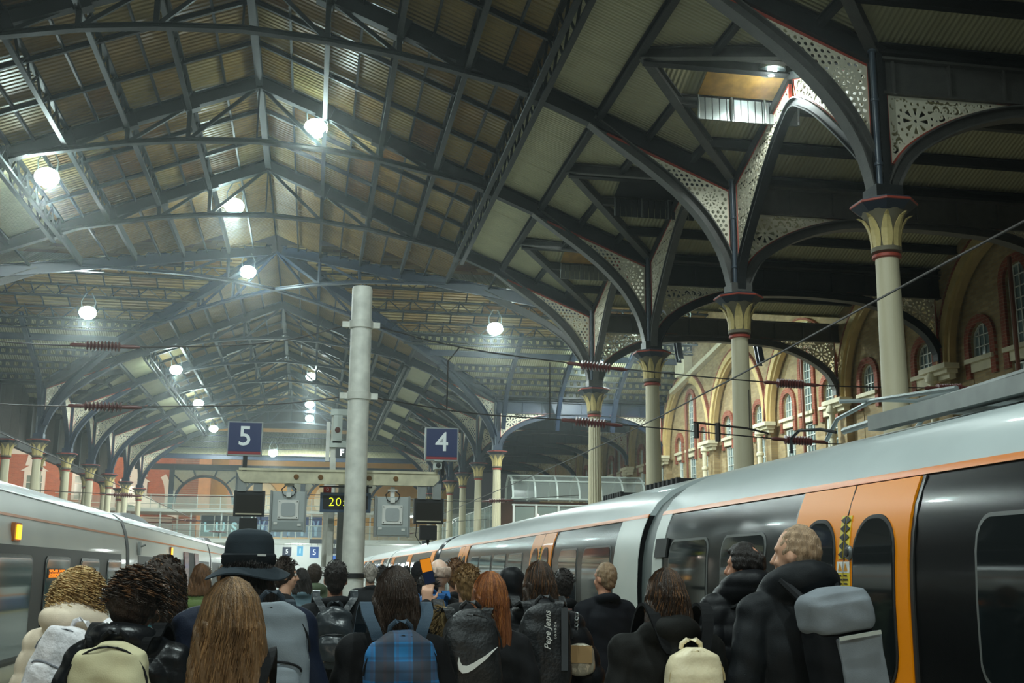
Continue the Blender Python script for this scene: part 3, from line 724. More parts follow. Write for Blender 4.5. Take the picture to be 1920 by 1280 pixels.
# ================================================================== FAR END: mezzanine, walkway, shops
GLASS = mat('greenish balustrade glass', (196, 220, 212), .05, 0, trans=.0, alpha=.22, spec=.5)
STEEL = mat('pale painted steel', (196, 204, 198), .4, .1)
PALE = mat('pale panel', (206, 210, 202), .5, 0, .05, .6)
mz = thing('mezzanine', 'pale mezzanine shop level with glass fronts across the end of the platforms', 'mezzanine', (0, 99, 0))
mb = MB(); mb.box((0, 3, 4.12), (44, 6, .36)); mb.build('floor_slab', PALE, mz)
mb = MB(); mb.box((0, 3, 6.55), (44, 6.4, .22)); mb.build('upper_slab', PALE, mz)
mb = MB(); mb.box((0, 5.9, 2), (44, .2, 4)); mb.build('back_wall', mat('bright ticket hall wall', (214, 220, 216), .5), mz)
for i in range(17):
    x = -20 + 2.5 * i; mb = MB(); mb.box((x, .15, 5.3), (.12, .12, 2.2)); mb.build('mullion', STEEL, mz)
for i in range(22):
    x = -20 + 1.9 * i
    mb = MB(); mb.box((x, -.05, 4.85), (1.84, .03, 1.1)); mb.build('balustrade_glass', GLASS, mz)
    mb = MB(); mb.box((x + .95, -.05, 7.25), (.06, .06, 1.3)); mb.build('upper_post', STEEL, mz)
    mb = MB(); mb.box((x, -.05, 7.2), (1.84, .03, 1.0)); mb.build('upper_glass', GLASS, mz)
for z in (5.42, 7.86, 7.1, 6.72): 
    mb = MB(); mb.tube([(-21, -.05, z), (21, -.05, z)], .035, 6); mb.build('handrail', STEEL, mz)
def shopfront(x0, n, w, rgb, label):
    t = thing('shop_window', label, 'shop window', (x0, 100.2, 0), 0)
    for i in range(n):
        mb = MB(); mb.box((w * (i + .5), 0, 5.35), (w - .1, .06, 1.75)); mb.build('pane', mat('shop glass %d %d %d' % rgb, rgb, .2, 0, .25, 1.2, emit=.25), t)
        mb = MB(); mb.box((w * i, -.05, 5.35), (.09, .1, 1.9)); mb.build('mullion', WHITE, t)
    mb = MB(); mb.box((w * n / 2, -.05, 6.3), (w * n, .12, .12)); mb.build('head_rail', WHITE, t)
    return t
LET = mat('pale teal shop lettering', (150, 196, 200), .4, emit=.55)
s1 = shopfront(-9.3, 4, 1.14, (30, 48, 52), 'dark teal shop window with large pale letters on the mezzanine')
for ch, x in zip('LUSH', (.55, 1.65, 2.8, 3.95)):
    lettering(ch, 1.15, LET, s1, (x, -.09, 5.2), bold=.03)
s2 = shopfront(-4.74, 5, 1.14, (24, 52, 110), 'blue panelled shop window beside the dark lettered one')
for i in range(5):
    x = 1.14 * (i + .5); mb = MB()
    mb.prism([(x - .3, -.05, 5.9), (x - .15, -.05, 5.9), (x, -.05, 5.35), (x + .15, -.05, 5.9), (x + .3, -.05, 5.9), (x + .1, -.05, 5.1), (x + .1, -.05, 4.6), (x - .1, -.05, 4.6), (x - .1, -.05, 5.1)], (0, -.02, 0)); mb.build('pale_figure', mat('pale blue print', (140, 176, 206), .5, emit=.2), s2)
# concourse under the mezzanine: bright back wall with signs
def board(x, z, w, h, rgb, txt, tc, label, em=.8, y=99.4, size=.7):
    t = thing('information_sign', label, 'sign', (x, y, z)); mb = MB(); mb.box((0, 0, 0), (w, .1, h)); mb.build('panel', mat('sign %d %d %d' % rgb, rgb, .4, emit=em * .6), t)
    if txt: lettering(txt, size * h, mat('sign text %d %d %d' % tc, tc, .4, emit=em), t, (0, -.06, 0))
    mb = MB()
    for s in (-1, 1): mb.box((s * w * .35, 0, (3.95 - z + h / 2) / 2), (.04, .04, max(.04, 3.95 - z - h / 2)))
    mb.build('hanger', STEEL, t)
board(-1.95, 3.25, .75, .75, (24, 36, 60), '5', (236, 240, 240), 'small dark sign with a white 5 under the mezzanine')
board(-.85, 3.3, .5, .8, (96, 170, 206), '1', (240, 246, 250), 'small pale blue sign with a white 1')
board(.35, 3.2, .75, .95, (30, 74, 140), '5', (240, 246, 250), 'blue sign with a white 5 beside the pale blue one')
board(2.5, 3.35, 1.3, .5, (36, 42, 52), '20', (240, 190, 40), 'dark board with amber 20 above a blue panel', .9)
board(2.5, 2.6, 1.3, .7, (40, 92, 170), '', (255, 255, 255), 'plain blue panel under the amber numbers')
board(1.6, 4.12, 3.4, .36, (36, 44, 54), '', (255, 255, 255), 'long dark information board above the small signs', .15, y=98.9)
board(10.0, 4.12, 1.0, .36, (36, 44, 54), '', (255, 255, 255), 'small dark board under the mezzanine near the right train', .15, y=98.9)
# long glass walkway beside the right column row, and the glazed barrel bridge
wk = thing('glass_walkway', 'glass sided raised walkway running behind the right columns', 'walkway', (0, 0, 0))
mb = MB(); mb.box((12.0, 82.4, 4.1), (2.4, 32.6, .3)); mb.build('deck', PALE, wk)
for i in range(14):
    y = 66.2 + 2.3 * i
    mb = MB(); mb.box((10.75, y + 1.2, 4.9), (.03, 2.3, 1.35)); mb.build('balustrade_glass', GLASS, wk)
    mb = MB(); mb.box((10.72, y, 4.85), (.07, .07, 1.5)); mb.build('post', STEEL, wk)
mb = MB(); mb.tube([(10.72, 65, 5.6), (10.72, 98, 5.6)], .04, 6); mb.build('handrail', STEEL, wk)
br = thing('barrel_bridge', 'glazed barrel roofed footbridge behind the right train leading to the brick wall', 'footbridge', (0, 64, 0))
mb = MB(); mb.box((14.9, 0, 3.95), (8.0, 3.0, .25)); mb.build('deck', PALE, br)
def vault(t): a = PI * t; return (-1.25 * math.cos(a), 5.75 + 1.35 * math.sin(a))
for i in range(7):
    x = 11.1 + 1.28 * i
    mb = MB(); mb.sweep([(x, y, z) for y, z in [vault(k / 12) for k in range(13)]], (1, 0, 0), rsec(.1, .07)); mb.build('hoop', STEEL, br)
    mb = MB(); mb.box((x, -1.5, 4.7), (.12, .08, 1.4)); mb.build('post', WHITE, br)
    if i < 6:
        mb = MB(); mb.sweep([(x + .64, y, z) for y, z in [vault(k / 10) for k in range(11)]], (1, 0, 0), rsec(1.18, .015)); mb.build('curved_glass', mat('smoky curved glass', (150, 158, 154), .12, 0, alpha=.42), br)
        mb = MB(); mb.box((x + .64, -1.5, 4.65), (1.1, .03, 1.2)); mb.build('glass_panel', GLASS, br)
for y, z in ((-1.5, 5.35), (-1.3, 5.72), (-.9, 6.75), (0, 7.12), (-1.5, 4.1)):
    mb = MB(); mb.tube([(11.0, y, z), (18.9, y, z)], .05, 6); mb.build('rail', STEEL, br)
mb = MB(); mb.box((14.9, 2.4, 4.9), (8, .1, 1.7)); mb.build('shop_back', mat('dim brown shop interior', (96, 62, 42), .6), br)
for i, (x, z) in enumerate(((13.0, 4.9), (15.5, 5.1), (16.6, 4.8))):
    t = thing('globe_lamp', ['small round warm lamp on the footbridge, left one', 'small round warm lamp on the footbridge, middle one', 'small round warm lamp on the footbridge, right one'][i], 'lamp', (x, 65.4, z), 0, 'footbridge lamps')
    MB().ball((0, 0, 0), .12, 10, 6).build('globe', mat('warm globe', (255, 226, 170), .4, emit=9), t); MB().tube([(0, 0, .1), (0, 0, .5)], .02, 6).build('stem', STEEL, t)
    lamp('globe_light', (0, -.25, 0), 60, (1, .85, .6), .1, t)
# end arcade and the lit wall behind it
en = thing('end_arcade', 'row of iron arches with cream infill closing the far end of the nave', 'arcade', (0, 100.2, 0))
LITW = mat('ochre lit stone wall', (206, 164, 84), .7, 0, .12, .8)
for i, xc in enumerate((-9.15, -3.6, 1.9, 7.4)):
    arc = [(xc + 2.45 * math.cos(PI - PI * k / 16), 7.2 + 2.35 * math.sin(PI * k / 16)) for k in range(17)]
    mb = MB(); mb.sweep([(a, 0, z) for a, z in arc], (0, 1, 0), isec(.25, .22, .03, .05)); mb.build('arch_rib', IRON_BLUE, en)
    up = [(xc + 2.6 * math.cos(PI - PI * k / 16), 7.2 + 2.5 * math.sin(PI * k / 16)) for k in range(17)]
    mb = MB(); mb.prism([(xc - 2.72, .05, 7.2), (xc - 2.72, .05, 10.1), (xc + 2.72, .05, 10.1), (xc + 2.72, .05, 7.2)] + [(a, .05, z) for a, z in reversed(up)], (0, .05, 0)); mb.build('infill_panel', CREAM, en)
    mb = MB(); mb.box((xc - 2.75, 0, 8.55), (.4, .4, 3.8)); mb.build('post', IRON_BLUE, en)
    for q in (.25, .4, .6, .75):
        a = PI - PI * q; mb = MB(); mb.beam((xc + 2.5 * math.cos(a), 0, 7.2 + 2.4 * math.sin(a)), (xc + 3.6 * math.cos(a), 0, 7.2 + 3.4 * math.sin(a)), .12, .1, (0, 1, 0)); mb.build('strut', IRON_BLUE, en)
mb = MB(); mb.box((-2, 0, 10.3), (26, .3, .5)); mb.build('girder', IRON_BLUE, en)
ew = struct('wall_back')
mb = MB(); mb.box((.6, 110, 7), (25.6, .4, 16)); mb.build('lit_wall', LITW, ew)
for i, xc in enumerate((-4.9, 1.9)):
    o = MB(); o.lathe([(1.6, -.1), (1.75, 0), (1.6, .1)], 24); ring = o.build('rose_ring', STONE, ew, (xc, 109.7, 8.2)); ring.rotation_euler = (PI / 2, 0, 0)
    o = MB(); o.lathe([(.01, 0), (1.62, 0.01), (1.62, .03), (.01, .03)], 24); f = o.build('rose_field', mat('pale rose window stone', (222, 200, 150), .6), ew, (xc, 109.75, 8.2)); f.rotation_euler = (PI / 2, 0, 0)
    for k in range(6):
        o = MB(); o.ball((.42 * math.cos(PI / 3 * k), -.12, .42 * math.sin(PI / 3 * k)), (.16, .04, .16), 8, 6); o.build('rose_light', BLACK, ew, (xc, 109.75, 8.2))
for x in (-10.0, -7.3): 
    mb = MB(); mb.box((x, 109.4, 7.5), (1.1, .6, 12)); mb.build('pilaster', mat('salmon stone pilaster', (214, 160, 112), .7, 0, .1, 2), ew)
for xc in (-11.5,):
    mb = MB(); mb.box((xc, 109.6, 7.5), (2.4, .4, 12)); mb.build('brick_return', RBRICK, ew)
for k in range(4):
    quad([(-20, 95 + 3.4 * k, 10.9 + .9 * k), (16, 95 + 3.4 * k, 10.9 + .9 * k), (16, 98.3 + 3.4 * k, 11.77 + .9 * k), (-20, 98.3 + 3.4 * k, 11.77 + .9 * k)], 'roof_sheet', SHEET_X)
    iline((-20, 95 + 3.4 * k, 10.75 + .9 * k), (16, 95 + 3.4 * k, 10.75 + .9 * k), .25, .4, 'purlin', IRON_BLUE)
lamp('end_wall_light', (-3, 105, 5.5), 700, (1.0, .9, .68), .3)
lamp('concourse_light', (-1, 101, 3.6), 500, (.9, 1, .98), .5); lamp('concourse_light', (8, 101, 3.6), 300, (.9, 1, .98), .5)
lamp('mezzanine_light', (-2, 101.5, 6.2), 150, (.9, 1, .98), .3); lamp('mezzanine_light', (9, 101.5, 6.2), 150, (.9, 1, .98), .3)
# red brick building outside, seen between the left columns
ob = thing('brick_building', 'red brick building with white pedimented windows outside beyond the left columns', 'building', (-19, 112, 0))
mb = MB(); mb.box((0, 0, 8), (22, .6, 18)); mb.build('brick_front', mat('lit red brick front', (186, 96, 60), .8, 0, .12, 2, brick=((170, 84, 50), (176, 130, 100), (PI / 2, 0, 0), 1.4)), ob)
WST = mat('white dressed stone', (236, 232, 222), .6)
for xc, zb in ((-6.6, 8.0), (-2.3, 8.0), (2.6, 7.2), (7.5, 6.6)):
    w = MB(); w.box((xc, -.35, zb + 1.3), (1.9, .2, 2.6)); fr = w.build('window_surround', WST, ob)
    w = MB(); w.box((xc, -.46, zb + 1.15), (1.35, .06, 2.1)); w.build('pane', mat('lit office pane', (110, 130, 120), .2, emit=.05), fr)
    w = MB(); w.box((xc, -.5, zb + 1.15), (.08, .05, 2.1)); w.box((xc, -.5, zb + 1.55), (1.35, .05, .08)); w.build('glazing_bar', WST, fr)
    w = MB(); w.prism([(xc - 1.25, -.3, zb + 2.6), (xc + 1.25, -.3, zb + 2.6), (xc, -.3, zb + 3.4)], (0, -.35, 0)); w.build('pediment', WST, ob)
    w = MB(); w.prism([(xc - .9, -.3, zb + 3.1), (xc + .9, -.3, zb + 3.1), (xc + .6, -.3, zb + 4.6), (xc + .35, -.3, zb + 5.3), (xc - .35, -.3, zb + 5.3), (xc - .6, -.3, zb + 4.6)], (0, -.2, 0)); w.lathe([(.2, 0), (.5, .1), (.5, .2), (.15, .3)], 10, (xc, -.4, zb + 5.3)); w.build('gable', WST, ob)
for z in (6.3, 12.4):
    w = MB(); w.box((0, -.4, z), (22, .4, .5)); w.build('cornice', WST, ob)
for xc in (0.2, 5.2):
    w = MB(); w.sweep([(xc + .9 * math.cos(a) - .6, -.35, 8.2 + 2.4 * math.sin(a)) for a in [PI * .5 * k / 8 - .4 for k in range(9)]], (0, 1, 0), rsec(.2, .55)); w.build('scroll_buttress', WST, ob)
lamp('street_light', (-18.5, 100, 11), 2200, (1, .9, .75), .3); lamp('street_light', (-25, 100, 10), 2200, (1, .88, .72), .3)
aw = thing('glass_awning', 'sloping white glazed canopy at the far left beyond the columns', 'canopy', (-14.4, 107.2, 0))
mb = MB(); mb.prism([(-2.6, -1, 9.6), (2.6, -1, 6.4), (2.6, -1, 6.2), (-2.6, -1, 7.6)], (0, .1, 0)); mb.build('canopy_sheet', WHITE, aw)
for k in range(4):
    mb = MB(); mb.beam((-2.6 + 1.7 * k, -1.1, 9.6 - 1.06 * k), (-2.6 + 1.7 * k, -1.1, 7.6 - .45 * k), .1, .1, (0, 1, 0)); mb.build('canopy_rib', STEEL, aw)
for x in (-2.5, 2.5):
    mb = MB(); mb.box((x, -.9, 3.2), (.14, .14, 6.6)); mb.build('canopy_post', STEEL, aw)
def flood(x, y, z, k, w=FLOOD_W, r=.34, up=None):
    t = thing('floodlight', k, 'floodlight', (x, y, z), 0, 'station floodlights')
    mb = MB(); mb.lathe([(.30, -.02), (.31, .02), (.24, .16), (.12, .24), (.05, .26)], 20); mb.build('housing', GALV, t)
    mb = MB(); mb.ball((0, 0, -.03), (r, r, r * .8), 16, 10); mb.build('lens', LENS, t)
    mb = MB()
    for s in (-1, 1): mb.tube([(s * .24, 0, .1), (s * .28, 0, .45), (s * .1, 0, .8)], .022, 6)
    mb.build('bracket', GALV, t)
    l = lamp('flood_light', (0, 0, -.40), w, radius=.15, spot=math.radians(168), aim=(0, 0, -9)); l.data.spot_blend = .35; l.parent = t
    lamp('flood_spill', (0, 0, -.36), w * (up or UPLIGHT), radius=.15).parent = t
    return t
NL = ['dazzling flood lamp hung right of the roof ridge, nearest of those in view', 'dazzling flood lamp left of the ridge, at the near edge of the crossing', 'dazzling flood lamp in the middle of the roof crossing',
      'dazzling flood lamp at the far upper left beside a lattice girder', 'flood lamp over the left end of the crossing, above a row of round holes', 'flood lamp over the right end of the crossing, above a row of round holes',
      'first flood lamp along the left slope of the far nave', 'first flood lamp right of the ridge in the far nave', 'second flood lamp along the left slope of the far nave', 'second flood lamp right of the ridge in the far nave',
      'third and last flood lamp right of the ridge in the far nave', 'last flood lamp along the left slope of the far nave, near the navy 5', 'low flood lamp beyond the far nave, just right of the navy 5']
for i, (p, l) in enumerate(zip(NAVE_FLOODS, NL)): flood(*p, l, up=SPILL.get(i))
for i, p in enumerate(AISLE_FLOODS): flood(*p, 'bright lamp beside the open roof hatch under the pierced arch', AISLE_W, .12)
for i, p in enumerate(ADDED_WALL_FLOODS): flood(*p, 'added unseen flood lamp washing the brick wall, %s of three' % ['first', 'second', 'third'][i], WALL_W)
for i, p in enumerate(NEAR_FLOODS): flood(*p, ['flood lamp above the camera, left', 'flood lamp above the camera, right', 'flood lamp under the ridge just in front of the first truss', 'flood lamp behind the camera, right', 'flood lamp behind the camera, left'][i], NEAR_W * (1.5 if i == 2 else 1.35 if i == 1 else 1))
mb = MB(); mb.box((-.5, 55, 7.2), (37, 114, 17.2)); hz = mb.build('haze', MATS.get('haze') or bpy.data.materials.new('haze'))
_m = hz.data.materials[0]; _m.use_nodes = True; _n = _m.node_tree; _n.nodes.clear(); _o = _n.nodes.new('ShaderNodeOutputMaterial'); _v = _n.nodes.new('ShaderNodeVolumeScatter')
_v.inputs['Density'].default_value = HAZE; _v.inputs['Anisotropy'].default_value = 0.85; _v.inputs['Color'].default_value = (.92, 1, .98, 1); _n.links.new(_v.outputs[0], _o.inputs['Volume'])
hz['kind'] = 'stuff'; hz['label'] = 'thin haze hanging in the station air'
# ================================================================== TRAINS
def prof(P):
    zs = [p[1] for p in P]; ds = [p[0] for p in P]
    return lambda z: float(np.interp(z, zs, ds))
PR = [(1.30, -.1), (1.37, .15), (1.385, .5), (1.385, 1.5), (1.37, 1.8), (1.335, 2.02), (1.285, 2.18), (1.225, 2.31), (1.12, 2.46), (.95, 2.6), (.7, 2.72), (.4, 2.81), (0, 2.85)]
PL = [(1.32, -.1), (1.39, .15), (1.415, .5), (1.42, 1.5), (1.415, 1.8), (1.395, 2.05), (1.36, 2.25), (1.31, 2.45), (1.23, 2.66), (1.05, 2.80), (.75, 2.90), (.4, 2.96), (0, 2.98)]
def strip(mb, D, xc, sg, y0, y1, z0, z1, off=0.0, th=.02, n=8, ylim=None, mi=0):
    """a curved panel of the car side between heights z0..z1 and stations y0..y1, standing off the skin"""
    V = []; F = []
    for i in range(n + 1):
        q_ = i / n
        if ylim: q_ = .5 - .5 * math.cos(PI * (.5 - .5 * math.cos(PI * q_)))      # crowd the rows into the rounded corners
        z = z0 + (z1 - z0) * q_; d = D(z); a, b = ylim(z) if ylim else (y0, y1)
        for q in (off, off - th):
            for y in (a, b): V.append((xc + sg * (d + q), y, z))
    for i in range(n):
        a = i * 4; b = a + 4
        F += [(a, a + 1, b + 1, b), (a + 3, a + 2, b + 2, b + 3), (a + 2, a, b, b + 2), (a + 1, a + 3, b + 3, b + 1)]
    F += [(0, 2, 3, 1), (n * 4, n * 4 + 1, n * 4 + 3, n * 4 + 2)]
    mb.add(V, F, mi, True); return mb
def rounded(y0, y1, z0, z1, r):
    def f(z):
        e = 0.0
        if z > z1 - r: q = (z - (z1 - r)) / r; e = r * (1 - math.sqrt(max(0, 1 - q * q)))
        elif z < z0 + r: q = ((z0 + r) - z) / r; e = r * (1 - math.sqrt(max(0, 1 - q * q)))
        return (y0 + e, y1 - e)
    return f
def hull(mb, P, xc, y0, y1, z_lo, z_hi, mi=0, nose=None):
    """both sides and roof of a car between two heights; nose tapers the far end in y"""
    pts = [(d, z) for d, z in P if z_lo - 1e-6 <= z <= z_hi + 1e-6]; D = prof(P)
    if pts[0][1] > z_lo + 1e-6: pts = [(D(z_lo), z_lo)] + pts
    if pts[-1][1] < z_hi - 1e-6: pts.append((D(z_hi), z_hi))
    ring = [(d, z) for d, z in pts] + ([(-d, z) for d, z in reversed(pts)] if pts[-1][0] > 0 else [(-d, z) for d, z in reversed(pts[:-1])])
    V = [(xc + d, y, z) for y in (y0, y1) for d, z in ring]; n = len(ring)
    mb.add(V, [(i, i + 1, n + i + 1, n + i) for i in range(n - 1)], mi, True)
    mb.add(V, [tuple(range(n)), tuple(range(2 * n - 1, n - 1, -1))], mi); return mb
ROOFG = mat('grey train roof paint', (184, 194, 194), .38, 0, .05, 1.5, coat=.25)
ORANGE = mat('orange train door paint', (236, 138, 8), .35, 0, spec=.18, coat=.06)
STRIPE = mat('orange stripe paint', (220, 130, 62), .35)
GBLACK = mat('gloss black train side', (13, 14, 15), .24, 0, spec=.14, coat=.06)
TGLASS = mat('tinted train window', (20, 25, 26), .06, 0, spec=.5, coat=.15)
PALEG = mat('pale grey train panel', (206, 212, 206), .35, 0, .03, 1)
RUB = mat('black rubber', (18, 18, 18), .6)
WINLINE = mat('window surround line', (96, 98, 96), .35)
LBLUE = mat('light blue band', (150, 180, 210), .4); DBLUE = mat('dark blue underframe band', (24, 58, 122), .4)
YEL = mat('yellow warning paint', (222, 196, 40), .45)
DR = prof(PR); XR = 5.1
def right_car(y0, y1, doors, wins, label, ends=(True, True), cab=None, detail=True):
    t = thing('train_carriage', label, 'train carriage', (0, 0, 0), 0, 'carriages of the orange doored train')
    mb = MB(); hull(mb, PR, XR, y0, y1, 2.31, 2.85); mb.build('roof', ROOFG, t)
    mb = MB(); hull(mb, PR, XR, y0, y1, -.1, 2.31); mb.build('body_shell', GBLACK, t)
    mb = MB(); strip(mb, DR, XR, -1, y0, y1, 2.285, 2.33, .012, n=2); mb.build('orange_stripe', STRIPE, t)
    for z0, z1, m, nm in ((.62, .98, PALEG, 'pale_band'), (.55, .62, ORANGE, 'orange_band'), (.46, .55, LBLUE, 'light_blue_band'), (.02, .46, DBLUE, 'dark_blue_band')):
        mb = MB(); strip(mb, DR, XR, -1, y0, y1, z0, z1, .006, n=3); mb.build(nm, m, t)
    for e, (a, b) in zip(ends, ((y0, y0 + 1.06), (y1 - .35, y1))):
        if e: mb = MB(); strip(mb, DR, XR, -1, a, b, .02, 2.285, .01, n=14); mb.build('end_panel', PALEG, t)
    for a in ((y0 - .29,) if ends[0] else ()):
        mb = MB(); hull(mb, [(d - .05 if d > .2 else d, z - .03) for d, z in PR], XR, a - .28, a + .28, -.13, 2.82); mb.build('gangway_bellows', mat('grey gangway rubber', (88, 96, 95), .5), t)
    for dc in doors:
        for s in (-1, 1):
            a, b = (dc - .87, dc - .008) if s < 0 else (dc + .008, dc + .87)
            mb = MB(); strip(mb, DR, XR, -1, a, b, .12, 2.275, .022, n=16); d = mb.build('door_leaf', ORANGE, t)
            wl_, wh_ = (a + .18, b - .15) if s < 0 else (a + .15, b - .18)
            mb = MB(); strip(mb, DR, XR, -1, 0, 0, .9, 2.05, .03, .012, 24, rounded(wl_ - .025, wh_ + .025, .9, 2.05, .26)); mb.build('window_seal', RUB, d)
            mb = MB(); strip(mb, DR, XR, -1, 0, 0, .925, 2.025, .034, .01, 24, rounded(wl_, wh_, .925, 2.025, .24)); mb.build('door_window', TGLASS, d)
            if detail:
                # black and yellow zigzag along the meeting edge, warning sticker below it
                ya, yb = (dc - .075, dc - .008) if s < 0 else (dc + .008, dc + .075)
                mb = MB(); strip(mb, DR, XR, -1, ya, yb, 1.76, 2.06, .027, .005, 4); mb.build('yellow_strip', YEL, d)
                mb = MB()
                for k in range(5):
                    z = 1.76 + .06 * k; ed = yb if s < 0 else ya; ot = ya if s < 0 else yb
                    mb.prism([(XR - DR(z) - .029, ed, z), (XR - DR(z + .03) - .029, ot, z + .03), (XR - DR(z + .06) - .029, ed, z + .06)], (-.003, 0, 0))
                mb.build('black_zigzag', RUB, d)
                mb = MB(); strip(mb, DR, XR, -1, ya - .02, yb + .02, 1.5, 1.74, .028, .004, 3); st = mb.build('warning_sticker', YEL, d)
                mb = MB(); strip(mb, DR, XR, -1, ya - .02, yb + .02, 1.665, 1.74, .030, .003, 2); mb.build('sticker_field', WHITE, d)
                ym = (ya + yb) / 2; x = XR - DR(1.7) - .032
                mb = MB(); mb.prism([(x, ym - .03, 1.675), (x, ym, 1.73), (x, ym + .03, 1.675)], (-.002, 0, 0)); mb.build('warning_triangle', mat('amber print', (206, 140, 30), .5), d)
                mb = MB()
                for k in range(5): mb.box((XR - DR(1.6) - .0325, ym, 1.645 - .028 * k), (.002, .07 if k % 2 else .05, .010))
                mb.build('printed_lines', RUB, d)
        if detail:
            mb = MB(); mb.lathe([(.001, -.012), (.052, -.012), (.052, 0), (.04, .012), (.001, .012)], 16); bt = mb.build('door_button', mat('grey button ring', (120, 124, 124), .3, .5), t, (XR - DR(1.8) - .03, dc - .085, 1.8)); bt.rotation_euler = (0, -PI / 2, 0)
            mb = MB(); mb.lathe([(.001, 0), (.026, 0), (.026, .012), (.001, .014)], 12); MB.build(mb, 'button_centre', RUB, bt, (0, 0, .008))
        mb = MB(); strip(mb, DR, XR, -1, dc - .006, dc + .006, .12, 2.275, .026, n=10); mb.build('door_seal', RUB, t)
        for yy in (dc - .9, dc + .9): mb = MB(); strip(mb, DR, XR, -1, yy - .02, yy + .02, .12, 2.275, .012, n=12); mb.build('door_jamb', mat('dark door jamb', (44, 46, 46), .3), t)
    for a, b in wins:
        mb = MB(); strip(mb, DR, XR, -1, 0, 0, 1.04, 2.0, .006, .006, 16, rounded(a - .03, b + .03, 1.04, 2.0, .14)); w = mb.build('window_surround', WINLINE, t)
        mb = MB(); strip(mb, DR, XR, -1, 0, 0, 1.065, 1.975, .012, .008, 16, rounded(a, b, 1.065, 1.975, .12)); mb.build('window_glass', TGLASS, w)
    mb = MB(); mb.box((XR, (y0 + y1) / 2, -.45), (2.3, y1 - y0 - 1, .6)); mb.build('underframe', RUB, t)
    for yb in (y0 + 2.6, y1 - 2.6):
        for dy in (-1.1, 1.1):
            for s in (-1, 1):
                mb = MB(); mb.lathe([(.05, -.06), (.40, -.06), (.42, .06), (.05, .06)], 20); w = mb.build('wheel', RUB, t, (XR + s * .72, yb + dy, -.50)); w.rotation_euler = (0, PI / 2, 0)
    return t
C1 = right_car(-8.2, 12.2, [-2.4, 7.55], [(9.05, 10.05), (10.46, 11.6), (4.35, 5.93), (2.5, 4.05)], 'near black carriage with wide orange double doors on the right', (False, True))
mb = MB(); strip(mb, DR, XR, -1, 11.68, 12.08, 1.82, 2.02, .03, n=3); mb.build('ribbed_grille', RUB, C1)
C2 = right_car(12.78, 33.9, [18.5, 28.43], [(14.05, 15.5), (15.9, 17.05), (20.16, 21.6), (21.95, 23.45), (23.76, 25.35), (25.54, 26.8), (29.9, 31.2)], 'second black carriage of the right train, ending in a dark cab', (True, False))
def cab(t, y, dirn):
    mb = MB(); q = [(0, 1.0, 0), (.45, .97, .02), (.95, .88, .10), (1.25, .74, .3)]; V = []; n = 0
    for dy, sc, dz in q:
        ring = [(d * sc, z if z < .3 else .3 + (z - .3) * (1 - dz)) for d, z in PR]; ring = ring + [(-d, z) for d, z in reversed(ring[:-1])]; n = len(ring)
        V += [(XR + d, y + dirn * dy, z) for d, z in ring]
    F = [(i * n + j, i * n + j + 1, (i + 1) * n + j + 1, (i + 1) * n + j) for i in range(3) for j in range(n - 1)] + [tuple(range(3 * n, 4 * n))]
    mb.add(V, F, 0, True); mb.build('cab_front', mat('dark blue black cab', (36, 44, 52), .2, coat=.5), t)
cab(C2, 33.9, .45)
C3 = right_car(35.1, 55.6, [44.3, 53.2], [(37.0, 38.4), (38.8, 40.2), (40.6, 42.9), (46.0, 47.6), (48.0, 49.6), (50.0, 51.6)], 'third black carriage of the right train, beyond the coupled cabs', (False, False), detail=False)
cab(C3, 35.1, -.45)
mb = MB(); strip(mb, DR, XR, -1, 35.3, 36.3, .8, 2.275, .02, n=10); mb.build('orange_cab_panel', ORANGE, C3)
C4 = right_car(56.2, 76.4, [61.2, 71.0], [(63, 64.6), (65, 66.6), (67, 68.8)], 'fourth carriage of the right train, small in the distance', (True, True), detail=False)
C5 = right_car(77.0, 93.0, [82.0, 90.0], [(84, 85.6), (86, 87.6)], 'farthest carriage of the right train at the platform end', (True, True), detail=False)
# gutters, pantograph and roof gear of the near carriage
mb = MB()
for s in (-1, 1): mb.tube([(XR + s * .62, 9.0, 2.86), (XR + s * .62, 5.4, 2.96), (XR + s * .62, 5.1, 2.9)], .03, 8)
mb.box((XR, 6.2, 2.92), (1.15, 2.4, .05)); mb.box((XR - .6, 6.8, 2.86), (.12, 3.4, .12)); mb.build('roof_well_cover', GALV, C1)
mb = MB(); mb.tube([(XR - .5, 9.6, 2.85), (XR - .48, 9.4, 3.02), (XR - .45, 8.8, 3.1), (XR - .4, 7.6, 3.02)], .02, 8); mb.tube([(XR + .3, 9.6, 2.85), (XR + .3, 9.3, 3.04), (XR + .3, 8.7, 3.1), (XR + .3, 7.6, 3.02)], .02, 8)
mb.tube([(XR - .7, 8.9, 3.1), (XR - .3, 8.85, 3.12), (XR + .5, 8.85, 3.12), (XR + .9, 8.9, 3.05)], .018, 8); mb.box((XR, 8.0, 2.98), (.7, .5, .12)); mb.build('pantograph', mat('dull pantograph steel', (150, 158, 158), .35, .4), C1)
mb = MB(); mb.tube([(XR - .62, 10.1, 2.78), (XR - .62, 10.1, 2.92), (XR - .6, 9.95, 2.98), (XR - .55, 9.6, 2.95), (XR - .5, 9.4, 2.9)], .015, 8); mb.build('roof_cable', RUB, C1)
for yy, L_ in ((15.5, 1.6), (18.2, 1.2)):
    mb = MB(); mb.box((XR + .35, yy, 2.87), (1.1, L_, .10))
    for k in range(8): mb.box((XR - .2, yy - L_ / 2 + L_ * (k + .5) / 8, 2.87), (.06, .08, .13))
    mb.build('roof_louvre', RUB, C2)
